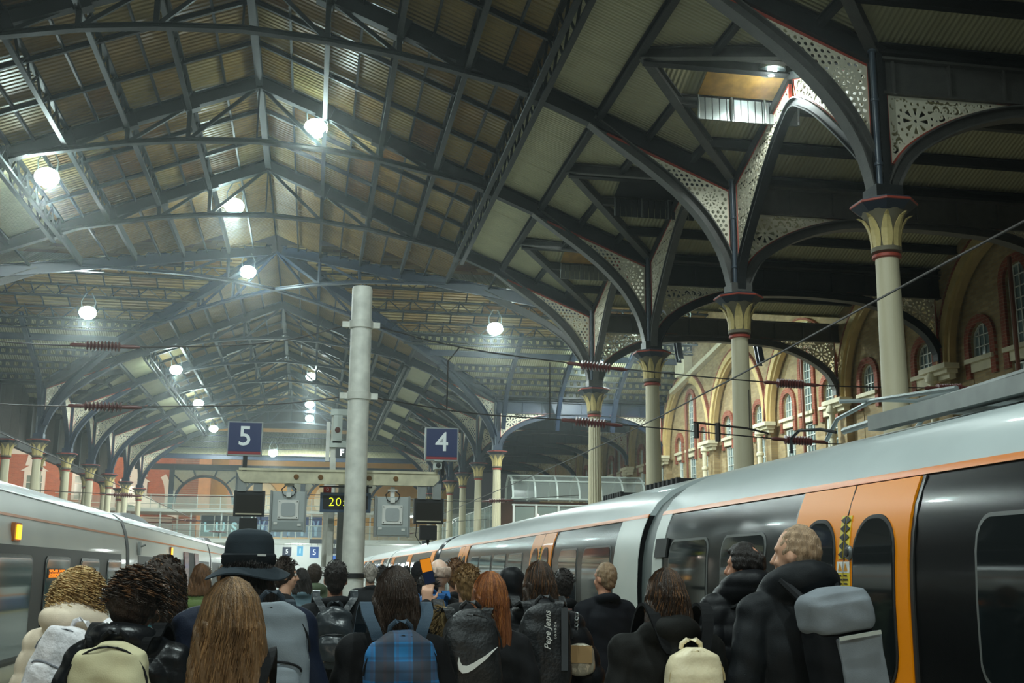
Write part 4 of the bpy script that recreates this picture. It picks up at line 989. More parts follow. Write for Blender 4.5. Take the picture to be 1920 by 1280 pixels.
# ---- left train
DL = prof(PL); XL = -5.22
LWHITE = mat('silver white train side', (224, 224, 216), .35, 0, .05, .8, coat=.3)
LROOF = mat('silver train roof', (176, 182, 184), .25, .35, .05, 1.2)
LBAND = mat('charcoal window band', (54, 56, 54), .4, 0, spec=.25)
LGLASS = mat('teal grey train window', (86, 108, 106), .06, 0, spec=.7, coat=.4, emit=.06)
AMB = mat('amber side lamp', (255, 176, 30), .4, emit=3.0)
AMBD = mat('amber led matrix', (255, 140, 20), .5, emit=1.2)
MAROON = mat('maroon train door', (104, 36, 42), .35, coat=.3)
def left_car(y0, y1, band, wins, label):
    t = thing('train_carriage', label, 'train carriage', (0, 0, 0), 0, 'carriages of the silver train')
    mb = MB(); hull(mb, PL, XL, y0, y1, 2.66, 2.98); mb.build('roof', LROOF, t)
    mb = MB(); hull(mb, PL, XL, y0, y1, -.1, 2.66); mb.build('body_shell', LWHITE, t)
    mb = MB(); strip(mb, DL, XL, 1, y0, y1, 2.325, 2.36, .008, n=2); mb.build('orange_stripe', STRIPE, t)
    mb = MB(); strip(mb, DL, XL, 1, y0, y1, 2.65, 2.675, .012, n=2); mb.build('roof_gutter', GALV, t)
    for a, b in band:
        mb = MB(); strip(mb, DL, XL, 1, a, b, .42, 1.96, .008, n=10); mb.build('window_band', LBAND, t)
    for a, b in wins:
        mb = MB(); strip(mb, DL, XL, 1, 0, 0, .46, 1.84, .02, .014, 18, rounded(a - .07, b + .07, .46, 1.84, .16)); w = mb.build('window_surround', GBLACK, t)
        mb = MB(); strip(mb, DL, XL, 1, 0, 0, .52, 1.79, .026, .01, 18, rounded(a, b, .52, 1.79, .12)); mb.build('window_glass', LGLASS, w)
    mb = MB(); hull(mb, [(d + .012, z) for d, z in PL[:-1]] + [(0, 2.995)], XL, y1 + .0, y1 + .36, -.1, 2.995); mb.build('gangway_bellows', RUB, t)
    mb = MB(); mb.box((XL, (y0 + y1) / 2, -.45), (2.3, y1 - y0 - 1, .6)); mb.build('underframe', RUB, t)
    for yb in (y0 + 2.6, y1 - 2.6):
        for dy in (-1.1, 1.1):
            mb = MB(); mb.lathe([(.05, -.06), (.40, -.06), (.42, .06), (.05, .06)], 20); w = mb.build('wheel', RUB, t, (XL + .72, yb + dy, -.50)); w.rotation_euler = (0, PI / 2, 0)
    return t
def side_lamp(t, y, z):
    mb = MB(); mb.box((XL + DL(z) + .02, y, z), (.05, .34, .24)); b = mb.build('lamp_body', mat('dark amber housing', (150, 84, 30), .4), t)
    mb = MB(); mb.box((XL + DL(z) + .05, y + .02, z), (.03, .2, .19)); mb.build('lamp_lens', AMB, b)
L1 = left_car(4.0, 25.2, [(4.2, 24.55)], [(11.0, 12.6), (13.0, 14.6), (15.0, 16.8), (17.7, 19.35), (20.3, 21.95), (22.9, 24.4)], 'near silver white carriage of the left train with an amber side lamp')
side_lamp(L1, 15.9, 2.125)
mb = MB(); strip(mb, DL, XL, 1, 17.75, 18.95, 1.52, 1.66, .035, n=2); ds = mb.build('destination_display', RUB, L1)
rd = random.Random(5); mb = MB()
for i in range(40):
    for j in range(6):
        if rd.random() < .62: mb.box((XL + DL(1.6) + .04, 17.8 + 1.1 * i / 40, 1.535 + .02 * j), (.006, .02, .013))
mb.build('amber_dots', AMBD, ds)['kind'] = 'stuff'
L2 = left_car(25.6, 46.0, [(26.9, 36.3), (41.0, 45.4)], [(28.0, 30.0), (30.5, 32.4), (33.0, 35.0), (41.6, 42.8), (43.3, 44.6)], 'second silver carriage of the left train with open maroon doors')
side_lamp(L2, 33.1, 2.16)
mb = MB(); mb.box((XL + DL(2.1) + .04, 26.9, 2.12), (.06, .22, .3)); mb.tube([(XL + DL(2.1) + .03, 26.9, 2.15), (XL + DL(2.1) + .16, 26.95, 2.2)], .025, 6); mb.build('door_camera', GALV, L2)
for a, b in ((36.35, 37.6), (39.6, 40.9)):
    mb = MB(); strip(mb, DL, XL, 1, a, b, .15, 2.2, .05, n=10); mb.build('door_leaf', MAROON, L2)
mb = MB(); strip(mb, DL, XL, 1, 37.6, 39.6, .15, 2.2, .02, n=10); mb.build('doorway_dark_sheet', RUB, L2)  # black sheet between the leaves; the opening's shade is put into its colour
L3 = left_car(46.4, 66.0, [(47, 65)], [(50, 52), (53, 55), (56, 58)], 'third silver carriage of the left train, beyond the second black gap')
L4 = left_car(66.4, 92.0, [(67, 91)], [(70, 72), (74, 76)], 'farthest silver carriage of the left train')
for t_, yy, L_ in ((L2, 30.0, 6.0), (L3, 51, 5)):
    mb = MB(); V = []; n = 10
    for i in range(n + 1):
        y = yy - L_ / 2 + L_ * i / n; h = .18 * math.sin(PI * i / n) ** .6
        V += [(XL + .95, y, 2.78), (XL + .8, y, 2.84 + h), (XL - .8, y, 2.84 + h), (XL - .95, y, 2.78)]
    mb.add(V, [(i * 4 + j, i * 4 + j + 1, i * 4 + 4 + j + 1, i * 4 + 4 + j) for i in range(n) for j in range(3)], 0, True); mb.build('roof_fairing', mat('dark roof fairing', (50, 54, 56), .5), t_)
# ================================================================== POLE, SIGNS AND BOXES ON THE PLATFORM
PY = 19.0
pl = thing('gantry_pole', 'tall round white pole standing in the middle of the platform crowd', 'pole', (0.70, PY, 0))
mb = MB(); mb.lathe([(.20, 0), (.20, .5), (.185, .6), (.175, 6.40), (.165, 6.44), (.01, 6.45)], 24); mb.build('shaft', POLE_W, pl)
for z in (5.78, 4.55):
    mb = MB(); mb.lathe([(.178, -.07), (.2, -.065), (.2, .065), (.178, .07)], 24, (0, 0, z)); mb.box((.25, 0, z), (.14, .05, .1)); mb.box((-.25, 0, z), (.14, .05, .1)); mb.build('collar', POLE_W, pl)
mb = MB(); mb.lathe([(.19, -.04), (.215, -.035), (.215, .035), (.19, .04)], 24, (0, 0, 1.58)); mb.build('black_band', BLACK, pl)
cr = thing('crossarm', 'long off-white crossbar through the white pole carrying screens and signs', 'crossbar', (0, PY + .28, 3.16))
mb = MB(); mb.prism([(-1.26, -.06, .12), (2.12, -.06, .12), (2.12, -.06, .02), (2.02, -.06, -.08), (-1.12, -.06, -.08), (-1.2, -.06, -.02)], (0, .12, 0)); mb.box((.43, 0, .14), (3.3, .16, .04)); mb.build('channel_beam', mat('stained cream steel', (206, 200, 170), .55, 0, .2, 6), cr)
for x in (-.28, .12, .93, 1.38):
    mb = MB(); mb.lathe([(.001, 0), (.045, 0), (.04, .02), (.001, .025)], 10); b = mb.build('rust_spot', mat('rust', (120, 84, 40), .8, 0, .3, 20), cr, (x, -.06, .03)); b.rotation_euler = (PI / 2, 0, 0)
SIGNB = mat('navy platform sign', (38, 50, 96), .4)
SIGNT = mat('white sign lettering', (226, 234, 234), .4, emit=.08)
def platform_sign(x, z, ch, label):
    t = thing('platform_sign', label, 'sign', (x, PY + .25, z))
    mb = MB(); mb.box((0, 0, .03), (.53, .10, .48)); mb.build('navy_panel', SIGNB, t)
    mb = MB(); mb.box((0, 0, -.235), (.53, .10, .045)); mb.build('red_strip', mat('dull red strip', (150, 50, 56), .4), t)
    mb = MB(); mb.box((.275, .02, 0), (.02, .14, .54)); mb.box((-.275, .02, 0), (.02, .14, .54)); mb.box((0, .02, .28), (.57, .14, .02)); mb.box((0, .02, -.27), (.57, .14, .02)); mb.build('frame', GALV, t)
    lettering(ch, .46, SIGNT, t, (0, -.055, .03), bold=.004)
    mb = MB(); mb.box((.02, 0, -.40), (.07, .07, .26)); mb.build('stub_post', BLACK, t); return t
platform_sign(-1.15, 3.80, '5', 'square navy platform sign on the left end of the crossbar'); platform_sign(2.15, 3.79, '4', 'square navy platform sign above the security camera')
def monitor(x, z, label):
    t = thing('platform_monitor', label, 'monitor', (x, PY + .28, z))
    mb = MB(); mb.box((0, .1, 0), (.50, .2, .42)); mb.build('casing', BLACK, t)
    mb = MB(); mb.box((0, -.005, -.01), (.44, .02, .30)); mb.build('screen', mat('dark monitor screen', (52, 50, 46), .12, spec=.6), t)
    mb = MB(); mb.box((0, -.02, -.175), (.42, .012, .022)); mb.build('light_bar', mat('pale reflector strip', (206, 196, 170), .4), t)
    for s in (-1, 1): mb = MB(); mb.box((s * .13, .03, .33), (.14, .12, .27)); mb.build('bracket', GALV, t)
    mb = MB(); mb.box((0, .08, -.36), (.29, .14, .24)); mb.lathe([(.03, 0), (.02, -.06), (.001, -.09)], 8, (0, .08, -.48)); mb.build('camera_box', mat('black wrinkled box', (30, 30, 30), .7), t)
    mb = MB(); mb.tube([(.2, .06, -.2), (.21, .05, -.5), (.12, .05, -.62)] if x < 0 else [(-.2, .06, -.2), (-.21, .05, -.42), (-.12, .05, -.56), (.04, .05, -.5)], .008, 6); mb.build('cable', RUB, t); return t
monitor(-1.03, 2.74, 'black monitor with a small box beneath, under the left end of the crossbar'); monitor(1.96, 2.66, 'black monitor with a small box beneath, under the right end of the crossbar')
def enclosure(x, z, label):
    t = thing('screen_enclosure', label, 'screen enclosure', (x, PY + .28, z))
    GR = mat('light grey enclosure', (178, 184, 182), .45, 0, .04, 3)
    mb = MB(); mb.box((0, .12, 0), (.55, .2, .66)); mb.build('casing', GR, t)
    for s in (-1, 1): mb = MB(); mb.box((s * .285, .1, 0), (.03, .26, .68)); mb.build('side_rim', GALV, t)
    mb = MB(); mb.box((0, .015, -.24), (.5, .02, .14)); mb.build('lower_panel', mat('mid grey panel', (150, 158, 156), .5), t)
    o = MB(); o.prism([(a * .17, 0, b * .155) for a, b in ((-1, -1), (1, -1), (1, 1), (-1, 1))], (0, -.02, 0)); pt = o.build('mounting_plate', WHITE, t, (0, .015, .03))
    R = [(.118 * (abs(math.cos(a)) ** .4) * (1 if math.cos(a) > 0 else -1), -.03, .112 * (abs(math.sin(a)) ** .4) * (1 if math.sin(a) > 0 else -1)) for a in [2 * PI * k / 24 for k in range(24)]]
    o = MB(); o.prism(R, (0, .008, 0)); o.build('rounded_cover', mat('pale grey cover', (172, 178, 178), .5), pt)
    for a in (-1, 1):
        for b in (-1, 1): o = MB(); o.ball((a * .145, -.024, b * .13), .008, 6, 4); o.build('bolt', RUB, pt)
    for a, b in ((-.2, -.2), (.19, -.22)): o = MB(); o.box((a, .0, b), (.06, .008, .04)); o.build('sticker', WHITE, t)
    mb = MB(); mb.box((0, .08, .40), (.07, .07, .2)); mb.box((0, .08, .44), (.16, .1, .03)); mb.box((0, .0, .27), (.08, .05, .08)); mb.build('hanger', WHITE, t)
    mb = MB()
    for s in (-1, 1): mb.tube([(s * .04, .05, .44), (s * .12, .0, .36), (s * .09, -.02, .27), (s * .03, .0, .24)], .01, 6)
    mb.build('cable', RUB, t)
enclosure(-.39, 2.62, 'light grey screen enclosure with a square white plate, left of the white pole'); enclosure(1.34, 2.56, 'light grey screen enclosure with a square white plate, right of the white pole')
ck = thing('platform_clock', 'blue framed digital clock with yellow green digits behind the white pole', 'clock', (.56, PY + .62, 2.80))
mb = MB(); mb.box((0, .06, 0), (.86, .14, .33)); mb.build('casing', mat('slate blue clock casing', (84, 104, 130), .4), ck)
mb = MB(); mb.box((0, -.012, 0), (.76, .02, .23)); mb.build('display', BLACK, ck)
DIG = mat('yellow green digits', (212, 224, 40), .4, emit=1.6)
lettering('20:45', .205, DIG, ck, (-.03, -.026, 0), bold=-.003, spacing=1.15)
mb = MB(); mb.box((-.31, 0, .21), (.13, .06, .09)); rb = mb.build('red_tab', mat('red clock tab', (170, 40, 34), .4), ck); lettering('0', .09, SIGNT, rb, (-.31, -.034, .21))
mb = MB(); mb.box((0, .06, .27), (.9, .05, .03))
for s in (-1, 1): mb.box((s * .36, .06, .22), (.04, .05, .12))
mb.box((.14, -.24, .27), (.04, .62, .03)); mb.build('hanger', BLACK, ck)
for x, w, y, label in ((.30, .20, 20.6, 'square white post just left of the round white pole'), (.52, .12, 20.9, 'narrow grey post between the square post and the round pole')):
    t = thing('square_post', label, 'post', (x, y, 0)); mb = MB(); mb.box((0, 0, 1.6), (w, .2, 3.4)); mb.build('shaft', POLE_W if w > .15 else GALV, t); mb = MB(); mb.box((0, 0, .05), (w + .12, .32, .1)); mb.build('base_plate', GALV, t)
ms = thing('equipment_mast', 'pale grey equipment mast with brackets rising beside the round white pole', 'mast', (.33, 20.2, 0))
mb = MB(); mb.box((0, 0, 2.2), (.10, .1, 4.4)); mb.build('shaft', POLE_W, ms)
for z in (4.42, 3.85): mb = MB(); mb.box((.12, -.02, z), (.38, .16, .11)); mb.build('clamp', STEEL, ms)
mb = MB(); mb.box((.06, -.04, 4.12), (.16, .12, .5)); hb = mb.build('equipment_box', STEEL, ms); mb = MB(); mb.lathe([(.001, 0), (.05, 0), (.05, .012), (.001, .015)], 14); r_ = mb.build('brown_knob', mat('brown disc', (96, 58, 48), .6), hb, (.06, -.1, 4.1)); r_.rotation_euler = (PI / 2, 0, 0)
mb = MB(); mb.box((-.1, 0, 3.9), (.07, .1, .7)); mb.build('slim_box', WHITE, ms)
mb = MB(); mb.box((.15, -.06, 3.7), (.22, .06, .16)); sb = mb.build('small_letter_sign', mat('grey letter board', (96, 102, 104), .5), ms); lettering('F', .15, mat('lit white letter', (245, 250, 250), .4, emit=1.2), sb, (.15, -.095, 3.7), bold=.006)
cc = thing('security_camera', 'white security camera on the right end of the crossbar below the digit 4', 'camera', (2.08, PY + .2, 3.42))
mb = MB(); mb.box((0, 0, 0), (.12, .3, .12)); mb.box((0, -.02, .07), (.14, .34, .02)); mb.build('housing', STEEL, cc); mb = MB(); mb.lathe([(.001, 0), (.042, 0), (.042, .015), (.001, .02)], 14); e = mb.build('lens', BLACK, cc, (0, -.15, 0)); e.rotation_euler = (PI / 2, 0, 0)
mb = MB(); mb.tube([(0, .05, -.05), (-.02, .06, -.14), (-.03, .06, -.2)], .03, 8); mb.build('bracket', WHITE, cc)
gb = thing('grit_bin', 'green platform bin with a rounded lid at the foot of the white pole', 'bin', (.55, 17.6, 0))
GRN = mat('green plastic bin', (58, 118, 66), .4, 0, .08, 3)
mb = MB(); mb.prism([(-.5, -.35, 0), (.5, -.35, 0), (.56, -.4, 1.05), (-.56, -.4, 1.05)], (0, .75, 0)); mb.build('tub', GRN, gb)
mb = MB(); mb.sweep([(-.6, 0, 1.05), (.6, 0, 1.05)], (0, 1, 0), [(-.45, 0), (.45, 0), (.4, .16), (.15, .27), (-.15, .27), (-.4, .16)]); mb.build('lid', GRN, gb)
nb_ = thing('notice_board', 'white notice board with a yellow edge in front of the pale posts', 'notice board', (.18, 16.9, 0))
mb = MB(); mb.box((0, 0, 1.38), (.2, .05, .66)); mb.build('panel', WHITE, nb_); mb = MB(); mb.box((-.115, 0, 1.44), (.03, .06, .42)); mb.build('yellow_edge', YEL, nb_); mb = MB(); mb.box((0, 0, .52), (.06, .05, 1.05)); mb.box((0, 0, .02), (.3, .3, .04)); mb.build('post', GALV, nb_)
# ---- overhead wires
def wire(pts, r, label, ins=(), name='overhead_wire', group='overhead wires'):
    t = thing(name, label, 'wire', (0, 0, 0), 0, group)
    P = smooth_path3(pts); mb = MB(); mb.tube(P, r, 5); mb.build('cable', WIRE, t)
    for a, b in ins:
        a = Vector(a); b = Vector(b); mb = MB(); n = 10; L_ = (b - a).length; d = (b - a) / L_
        prof_ = []
        for k in range(n): prof_ += [(.03, L_ * k / n), (.085, L_ * (k + .35) / n), (.085, L_ * (k + .5) / n), (.03, L_ * (k + .85) / n)]
        mb.lathe([(.02, -.25), (.035, -.2), (.03, 0)] + prof_ + [(.03, L_), (.035, L_ + .2), (.02, L_ + .3)], 12); o = mb.build('insulator', INSUL, t, a); o.rotation_euler = d.to_track_quat('Z', 'Y').to_euler()
    return t
def smooth_path3(P, n=5):
    P = [Vector(p) for p in P]
    if len(P) < 3: return P
    P = [2 * P[0] - P[1]] + P + [2 * P[-1] - P[-2]]; out = []
    for i in range(1, len(P) - 2):
        for k in range(n):
            t = k / n; a, b, c, d = P[i - 1:i + 3]; out.append(0.5 * (2 * b + (c - a) * t + (2 * a - 5 * b + 4 * c - d) * t * t + (3 * b - a - 3 * c + d) * t ** 3))
    return out + [P[-2]]
wire([(.9, PY, 5.78), (2.5, PY, 5.45), (4.8, PY, 5.23), (8.4, PY, 5.04), (11.6, PY, 5.07), (18.7, PY, 5.3)], .012, 'upper span wire from the white pole to the brick wall with brown insulators', [((4.55, PY, 5.24), (5.1, PY, 5.2)), ((8.2, PY, 5.045), (8.72, PY, 5.035)), ((11.35, PY, 5.06), (11.85, PY, 5.08))])
wire([(.9, PY, 4.54), (2.6, PY, 4.32), (4.7, PY, 4.23), (8.5, PY, 4.01), (10.2, PY, 3.98), (18.7, PY, 4.2)], .012, 'lower span wire from the white pole to the brick wall with brown insulators', [((4.45, PY, 4.235), (5.0, PY, 4.2)), ((8.3, PY, 4.02), (8.83, PY, 4.0))])
wire([(.5, PY, 5.78), (-.6, PY, 5.45), (-1.9, PY, 5.3), (-3.4, PY, 5.24), (-5.6, PY, 5.26), (-13.6, PY, 5.6)], .012, 'upper span wire running left from the white pole with one brown insulator', [((-3.75, PY, 5.24), (-3.2, PY, 5.24))])
wire([(.5, PY, 4.54), (-.8, PY, 4.36), (-3.4, PY, 4.24), (-6, PY, 4.25), (-13.6, PY, 4.5)], .012, 'lower span wire running left from the white pole with one brown insulator', [((-3.7, PY, 4.24), (-3.1, PY, 4.24))])
wire([(5.1, -4, 4.35), (5.1, 6, 4.25), (5.1, 19, 3.92), (5.0, 40, 3.85), (5.1, 90, 3.85)], .011, 'contact wire above the roof of the right train')
wire([(-5.2, -4, 3.9), (-5.2, 19, 3.88), (-5.2, 40, 3.9), (-5.2, 90, 3.9)], .011, 'contact wire above the roof of the left train')
rg = thing('registration_arm', 'dark registration arms clamped to the lower span wire above the right train', 'wire fitting', (0, PY, 0), 0)
mb = MB(); mb.tube([(6.6, 0, 4.28), (7.6, 0, 4.2), (8.0, 0, 4.12)], .02, 6); mb.tube([(6.65, 0, 4.25), (6.65, 0, 4.0)], .05, 6); mb.tube([(7.05, 0, 4.28), (7.05, 0, 3.95)], .05, 6); mb.build('arm', WIRE, rg)
mb = MB(); mb.tube([(7.65, 0, 4.2), (7.65, -.02, 4.9)], .008, 4); mb.tube([(4.0, 0, 4.28), (4.0, 0, 5.26)], .008, 4); mb.tube([(2.2, 0, 4.38), (2.2, -.05, 5.2), (2.4, 0, 5.46)], .012, 4); mb.build('dropper', WIRE, rg)
for Y, zz, nm in ((40.0, 4.1, 'nearest'), (62.0, 4.2, 'middle'), (80.0, 4.2, 'farthest')):
    wire([(-13.4, Y, zz + .3), (-5, Y, zz), (0, Y, zz + .15), (5, Y, zz), (9.5, Y, zz + .3)], .013, 'cross wire spanning both tracks beyond the white pole, %s of three' % nm, [((-6.6, Y, zz + .02), (-6.0, Y, zz)), ((6.2, Y, zz + .03), (6.8, Y, zz + .06))])
# ================================================================== PEOPLE
def cap(mb, p, q, r1, r2=None, n=12):
    """closed tapered capsule"""
    p = Vector(p); q = Vector(q); r2 = r1 if r2 is None else r2; t = q - p; L_ = t.length
    t = t / L_ if L_ > 1e-6 else Vector((0, 0, 1)); a = t.cross(Vector((0.31, 0.17, 0.93) if abs(t.z) < .9 else (1, 0, 0))).normalized(); b = t.cross(a)
    V = [p - t * r1]; k = 0
    rows = [(p, r1, s) for s in (-60, -30, 0)] + [(q, r2, s) for s in (0, 30, 60)]
    for c, r, s in rows:
        s = math.radians(s)
        for j in range(n):
            th = 2 * PI * j / n; V.append(c + t * (r * math.sin(s)) + (a * math.cos(th) + b * math.sin(th)) * (r * math.cos(s)))
    V.append(q + t * r2); m = len(rows); F = []
    for j in range(n): F.append((0, 1 + (j + 1) % n, 1 + j)); F.append((len(V) - 1, 1 + (m - 1) * n + j, 1 + (m - 1) * n + (j + 1) % n))
    for i in range(m - 1):
        for j in range(n): F.append((1 + i * n + j, 1 + i * n + (j + 1) % n, 1 + (i + 1) * n + (j + 1) % n, 1 + (i + 1) * n + j))
    mb.add(V, F, 0, True)
def loft(mb, rings, n=24, e=2.4):
    """closed stack of superellipse rings (z, rx, ry, x offset, y offset)"""
    V = []; k = len(rings)
    for z, rx, ry, ox, oy in rings:
        for j in range(n):
            th = 2 * PI * j / n; c, s = math.cos(th), math.sin(th)
            V.append((ox + rx * math.copysign(abs(c) ** (2 / e), c), oy + ry * math.copysign(abs(s) ** (2 / e), s), z))
    F = [(i * n + j, i * n + (j + 1) % n, (i + 1) * n + (j + 1) % n, (i + 1) * n + j) for i in range(k - 1) for j in range(n)]
    F += [tuple(range(n - 1, -1, -1)), tuple((k - 1) * n + j for j in range(n))]; mb.add(V, F, 0, True)
def fuse(mb, voxel, m, it=3, name='part', disp=None):
    """union of everything in mb as one continuous smooth surface"""
    me = mb.mesh(name, m); o = bpy.data.objects.new('tmp', me); COL.objects.link(o)
    r = o.modifiers.new('r', 'REMESH'); r.mode = 'VOXEL'; r.voxel_size = voxel; r.use_smooth_shade = True
    if it: s = o.modifiers.new('s', 'SMOOTH'); s.factor = .5; s.iterations = it
    new = bpy.data.meshes.new_from_object(o.evaluated_get(bpy.context.evaluated_depsgraph_get())); bpy.data.objects.remove(o); bpy.data.meshes.remove(me)
    new.name = name; new.materials.clear(); new.materials.append(m)
    if disp:
        nv = len(new.vertices); co = np.empty(nv * 3, 'f'); new.vertices.foreach_get('co', co); no = np.empty(nv * 3, 'f'); new.vertices.foreach_get('normal', no)
        co = co.reshape(-1, 3); no = no.reshape(-1, 3); co += no * disp(co)[:, None].astype('f'); new.vertices.foreach_set('co', co.ravel()); new.update()
    return new
def lump(co, s=9.0, a=.006, seed=0.0):
    x, y, z = co[:, 0] * s + seed, co[:, 1] * s + seed * 1.7, co[:, 2] * s
    return a * (np.sin(x * 1.7 + 1.3 * np.sin(z * 1.1)) + np.sin(y * 2.1 + z * 1.3 + seed) + np.sin(z * 2.3 + x * 1.1)) / 2
def quilt(p, a): return lambda co: a * np.abs(np.sin(PI * co[:, 2] / p + .25 * np.sin(co[:, 0] * 9))) ** .6 + lump(co, 14, a * .25)
def folds(a=.005, seed=0.): return lambda co: lump(co, 11, a, seed) + .4 * lump(co, 27, a, seed + 2)
def hand(mb, w, d, n, side, curl=.5, k=1.0, spread=.0, thumb=.6):
    d = Vector(d).normalized(); n = Vector(n); n = (n - d * n.dot(d)).normalized(); s = d.cross(n) * side; w = Vector(w)
    for a in (-.028, -.009, .010, .028): cap(mb, w + d * .015 * k + s * a * .6 * k, w + d * .085 * k + s * a * k, .015 * k, .014 * k, 8)
    for a, L_, q in ((-.031, .060, 1.1), (-.0105, .072, 1.0), (.0105, .078, .95), (.031, .072, .9)):
        p = w + d * .09 * k + s * a * k; ang = 0.0; dd = d + s * spread * a * 20
        dd.normalize()
        for f, r0, r1 in ((.45, .0105, .0095), (.32, .0095, .0088), (.23, .0088, .0075)):
            ang += curl * q; v = dd * math.cos(ang) + n * math.sin(ang); e = p + v * (L_ * f * 1.25 * k); cap(mb, p, e, r0 * k, r1 * k, 8); p = e
    p = w + d * .028 * k + s * .030 * k; v = (d * .65 + s * .75 + n * thumb).normalized(); e = p + v * .045 * k; cap(mb, p, e, .0145 * k, .0115 * k, 8)
    v = (d * .95 + s * .15 + n * thumb).normalized(); e2 = e + v * .032 * k; cap(mb, e, e2, .0115 * k, .009 * k, 8)
SKIN = mat('light skin', (214, 166, 138), .5, 0, .05, 8, spec=.4)
SKIN2 = mat('ruddy skin', (206, 150, 122), .5, 0, .06, 8, spec=.4)
def hairmat(n, rgb, rough=.42): return mat(n, rgb, rough, 0, .35, 18, bump=.5, bscale=60, stretch=(4, 4, .35), spec=.45)
def fabric(n, rgb, rough=.75, **k): return mat(n, rgb, rough, 0, .12, 7, bump=.10, bscale=220, spec=.18, **k)
H_EYE = mat('eye white', (226, 220, 212), .3); H_IRIS = mat('dark iris', (50, 38, 30), .2); LIP = mat('lip', (176, 104, 94), .5)
def strand(mb, pts, r, mi=0):
    mb.tube(pts, [r * (1 - .6 * i / (len(pts) - 1)) for i in range(len(pts))], 3, mi, cap=False)
def hair(kind, k, m, seed=1, length=.25, N=260, vol=1.0, m2=None, flare=0.0, sr=.0030):
    """hair mesh around a head centred at (0, 0, 0)"""
    r = random.Random(seed); mb = MB(); S = MB()
    rx, ry, rz = .083 * vol, .100 * vol, .112 * vol; c = Vector((0, -.012, .018))
    def scalp(th, az, f=1.0): return c + Vector((rx * f * math.sin(th) * math.sin(az), ry * f * math.sin(th) * math.cos(az), rz * f * math.cos(th)))
    if kind in ('short', 'crop', 'bald', 'thin'):
        if kind == 'short':
            mb.ball(c + Vector((0, -.008, .012)), (rx, ry * .98, rz * .98), 20, 14); mb.ball((0, -.055, -.03), (.062, .05, .07), 14, 10)
        elif kind == 'crop':
            mb.ball(c + Vector((0, -.01, .008)), (rx * .965, ry * .95, rz * .97), 20, 14); mb.ball((0, -.05, -.03), (.062, .05, .06), 14, 10)
        elif kind == 'thin':
            g = Vector((0, -.62, .78)).normalized()
            for i in range(150):
                th = math.acos(1 - 1.18 * (i + .5) / 150); az = 2.39996 * i; p = scalp(th, az, .955); d = (p - c).normalized()
                if d.dot(g) > .90 or (th > .95 and abs((az + PI) % (2 * PI) - PI) < 1.05): continue
                mb.ball(p, (.022, .022, .022), 8, 6)
            mb.ball((0, -.055, -.035), (.064, .05, .06), 14, 10)
        else:
            for a in range(-10, 11):
                az = PI + a * .165; p = scalp(1.32, az, .93); mb.ball(p + Vector((0, 0, -.012)), (.022, .022, .042), 8, 6)
        base = fuse(mb, .008, m, 2, 'hair', lambda co: lump(co, 70, .0025, seed))
        if kind == 'short':
            for i in range(N):
                az = r.uniform(-PI, PI); th = r.uniform(.0, 1.5); 
                if th > 1.0 and abs(az) < .9: continue
                p = scalp(th, az, 1.0); dr = Vector((r.uniform(-1, 1), r.uniform(-1, 1), r.uniform(-.4, .7))) * .4 + (p - c).normalized() * .5
                dr.normalize(); strand(S, [p, p + dr * length * .35, p + dr * length * .6 + Vector((0, 0, -length * .12))], .0045)
    elif kind == 'curly':
        mb.ball(c + Vector((0, -.01, -.01)), (rx * 1.18, ry * 1.12, rz * 1.12), 20, 14)
        if length > .2: mb.ball((0, -.05, -.12), (rx * 1.35, .085, .13), 16, 12)
        base = fuse(mb, .010, m, 2, 'hair', lambda co: lump(co, 60, .007, seed))
        for i in range(N):
            az = r.choice((-1, 1)) * r.uniform(.55, PI); th = r.uniform(.05, 1.75); p = scalp(th, az, 1.08); o = (p - c).normalized(); L_ = length * r.uniform(.35, .8); pts = []
            ph = r.uniform(0, 6.3); R = r.uniform(.011, .020); n = 12
            for j in range(n):
                t = j / (n - 1); q = p + o * (.035 * t * (1 if length < .2 else .6)) + Vector((0, 0, -L_ * t * (.75 if length < .2 else 1.0)))
                q += Vector((R * math.cos(ph + t * 15), R * math.sin(ph + t * 15), 0)); pts.append(q)
            strand(S, pts, .0052, 1 if (m2 and r.random() < .4) else 0)
    else:   # long or bob: a curtain falling over the back
        mb.ball(c, (rx * 1.0, ry * 1.0, rz * 1.0), 20, 14)
        wd = .092 * vol; n = 7
        rings = []
        for j in range(n):
            t = j / (n - 1); z = .01 - length * t; rings.append((z, wd * (1.0 + .12 * math.sin(PI * t) + (.16 * t if kind == 'bob' else .02 * t) + flare * t * t), (.088 - .036 * t) * vol, 0, -.030 - .05 * t))
        loft(mb, rings[::-1], 20, 2.2)
        base = fuse(mb, .010, m, 2, 'hair', lambda co: .004 * np.sin(co[:, 0] * 160 + 7 * np.sin(co[:, 2] * 8)) + lump(co, 22, .003, seed))
        for i in range(N):
            az = r.choice((-1, 1)) * r.uniform(.5, PI); p0 = .12 + .1 * r.random(); pts = []; f = r.uniform(1.0, 1.05); amp = r.uniform(.002, .010) * (1.6 if kind == 'wavy' else 1); ph = r.uniform(0, 6)
            for th in (p0, .55, 1.0, 1.4): pts.append(scalp(th, az, f))
            e = pts[-1]; L_ = length * r.uniform(.72, 1.06); 
            for j in range(1, 8):
                t = j / 7; x = e.x * (1.0 + .10 * math.sin(PI * t) + (.14 * t if kind == 'bob' else -.02 * t) + flare * t * t) + amp * math.sin(ph + t * 7); y = e.y * (1 - .35 * t) - .045 * t - .006 + amp * math.cos(ph + t * 6)
                pts.append(Vector((x, y, e.z - L_ * t)))
            strand(S, pts, sr, 1 if (m2 and r.random() < .35) else 0)
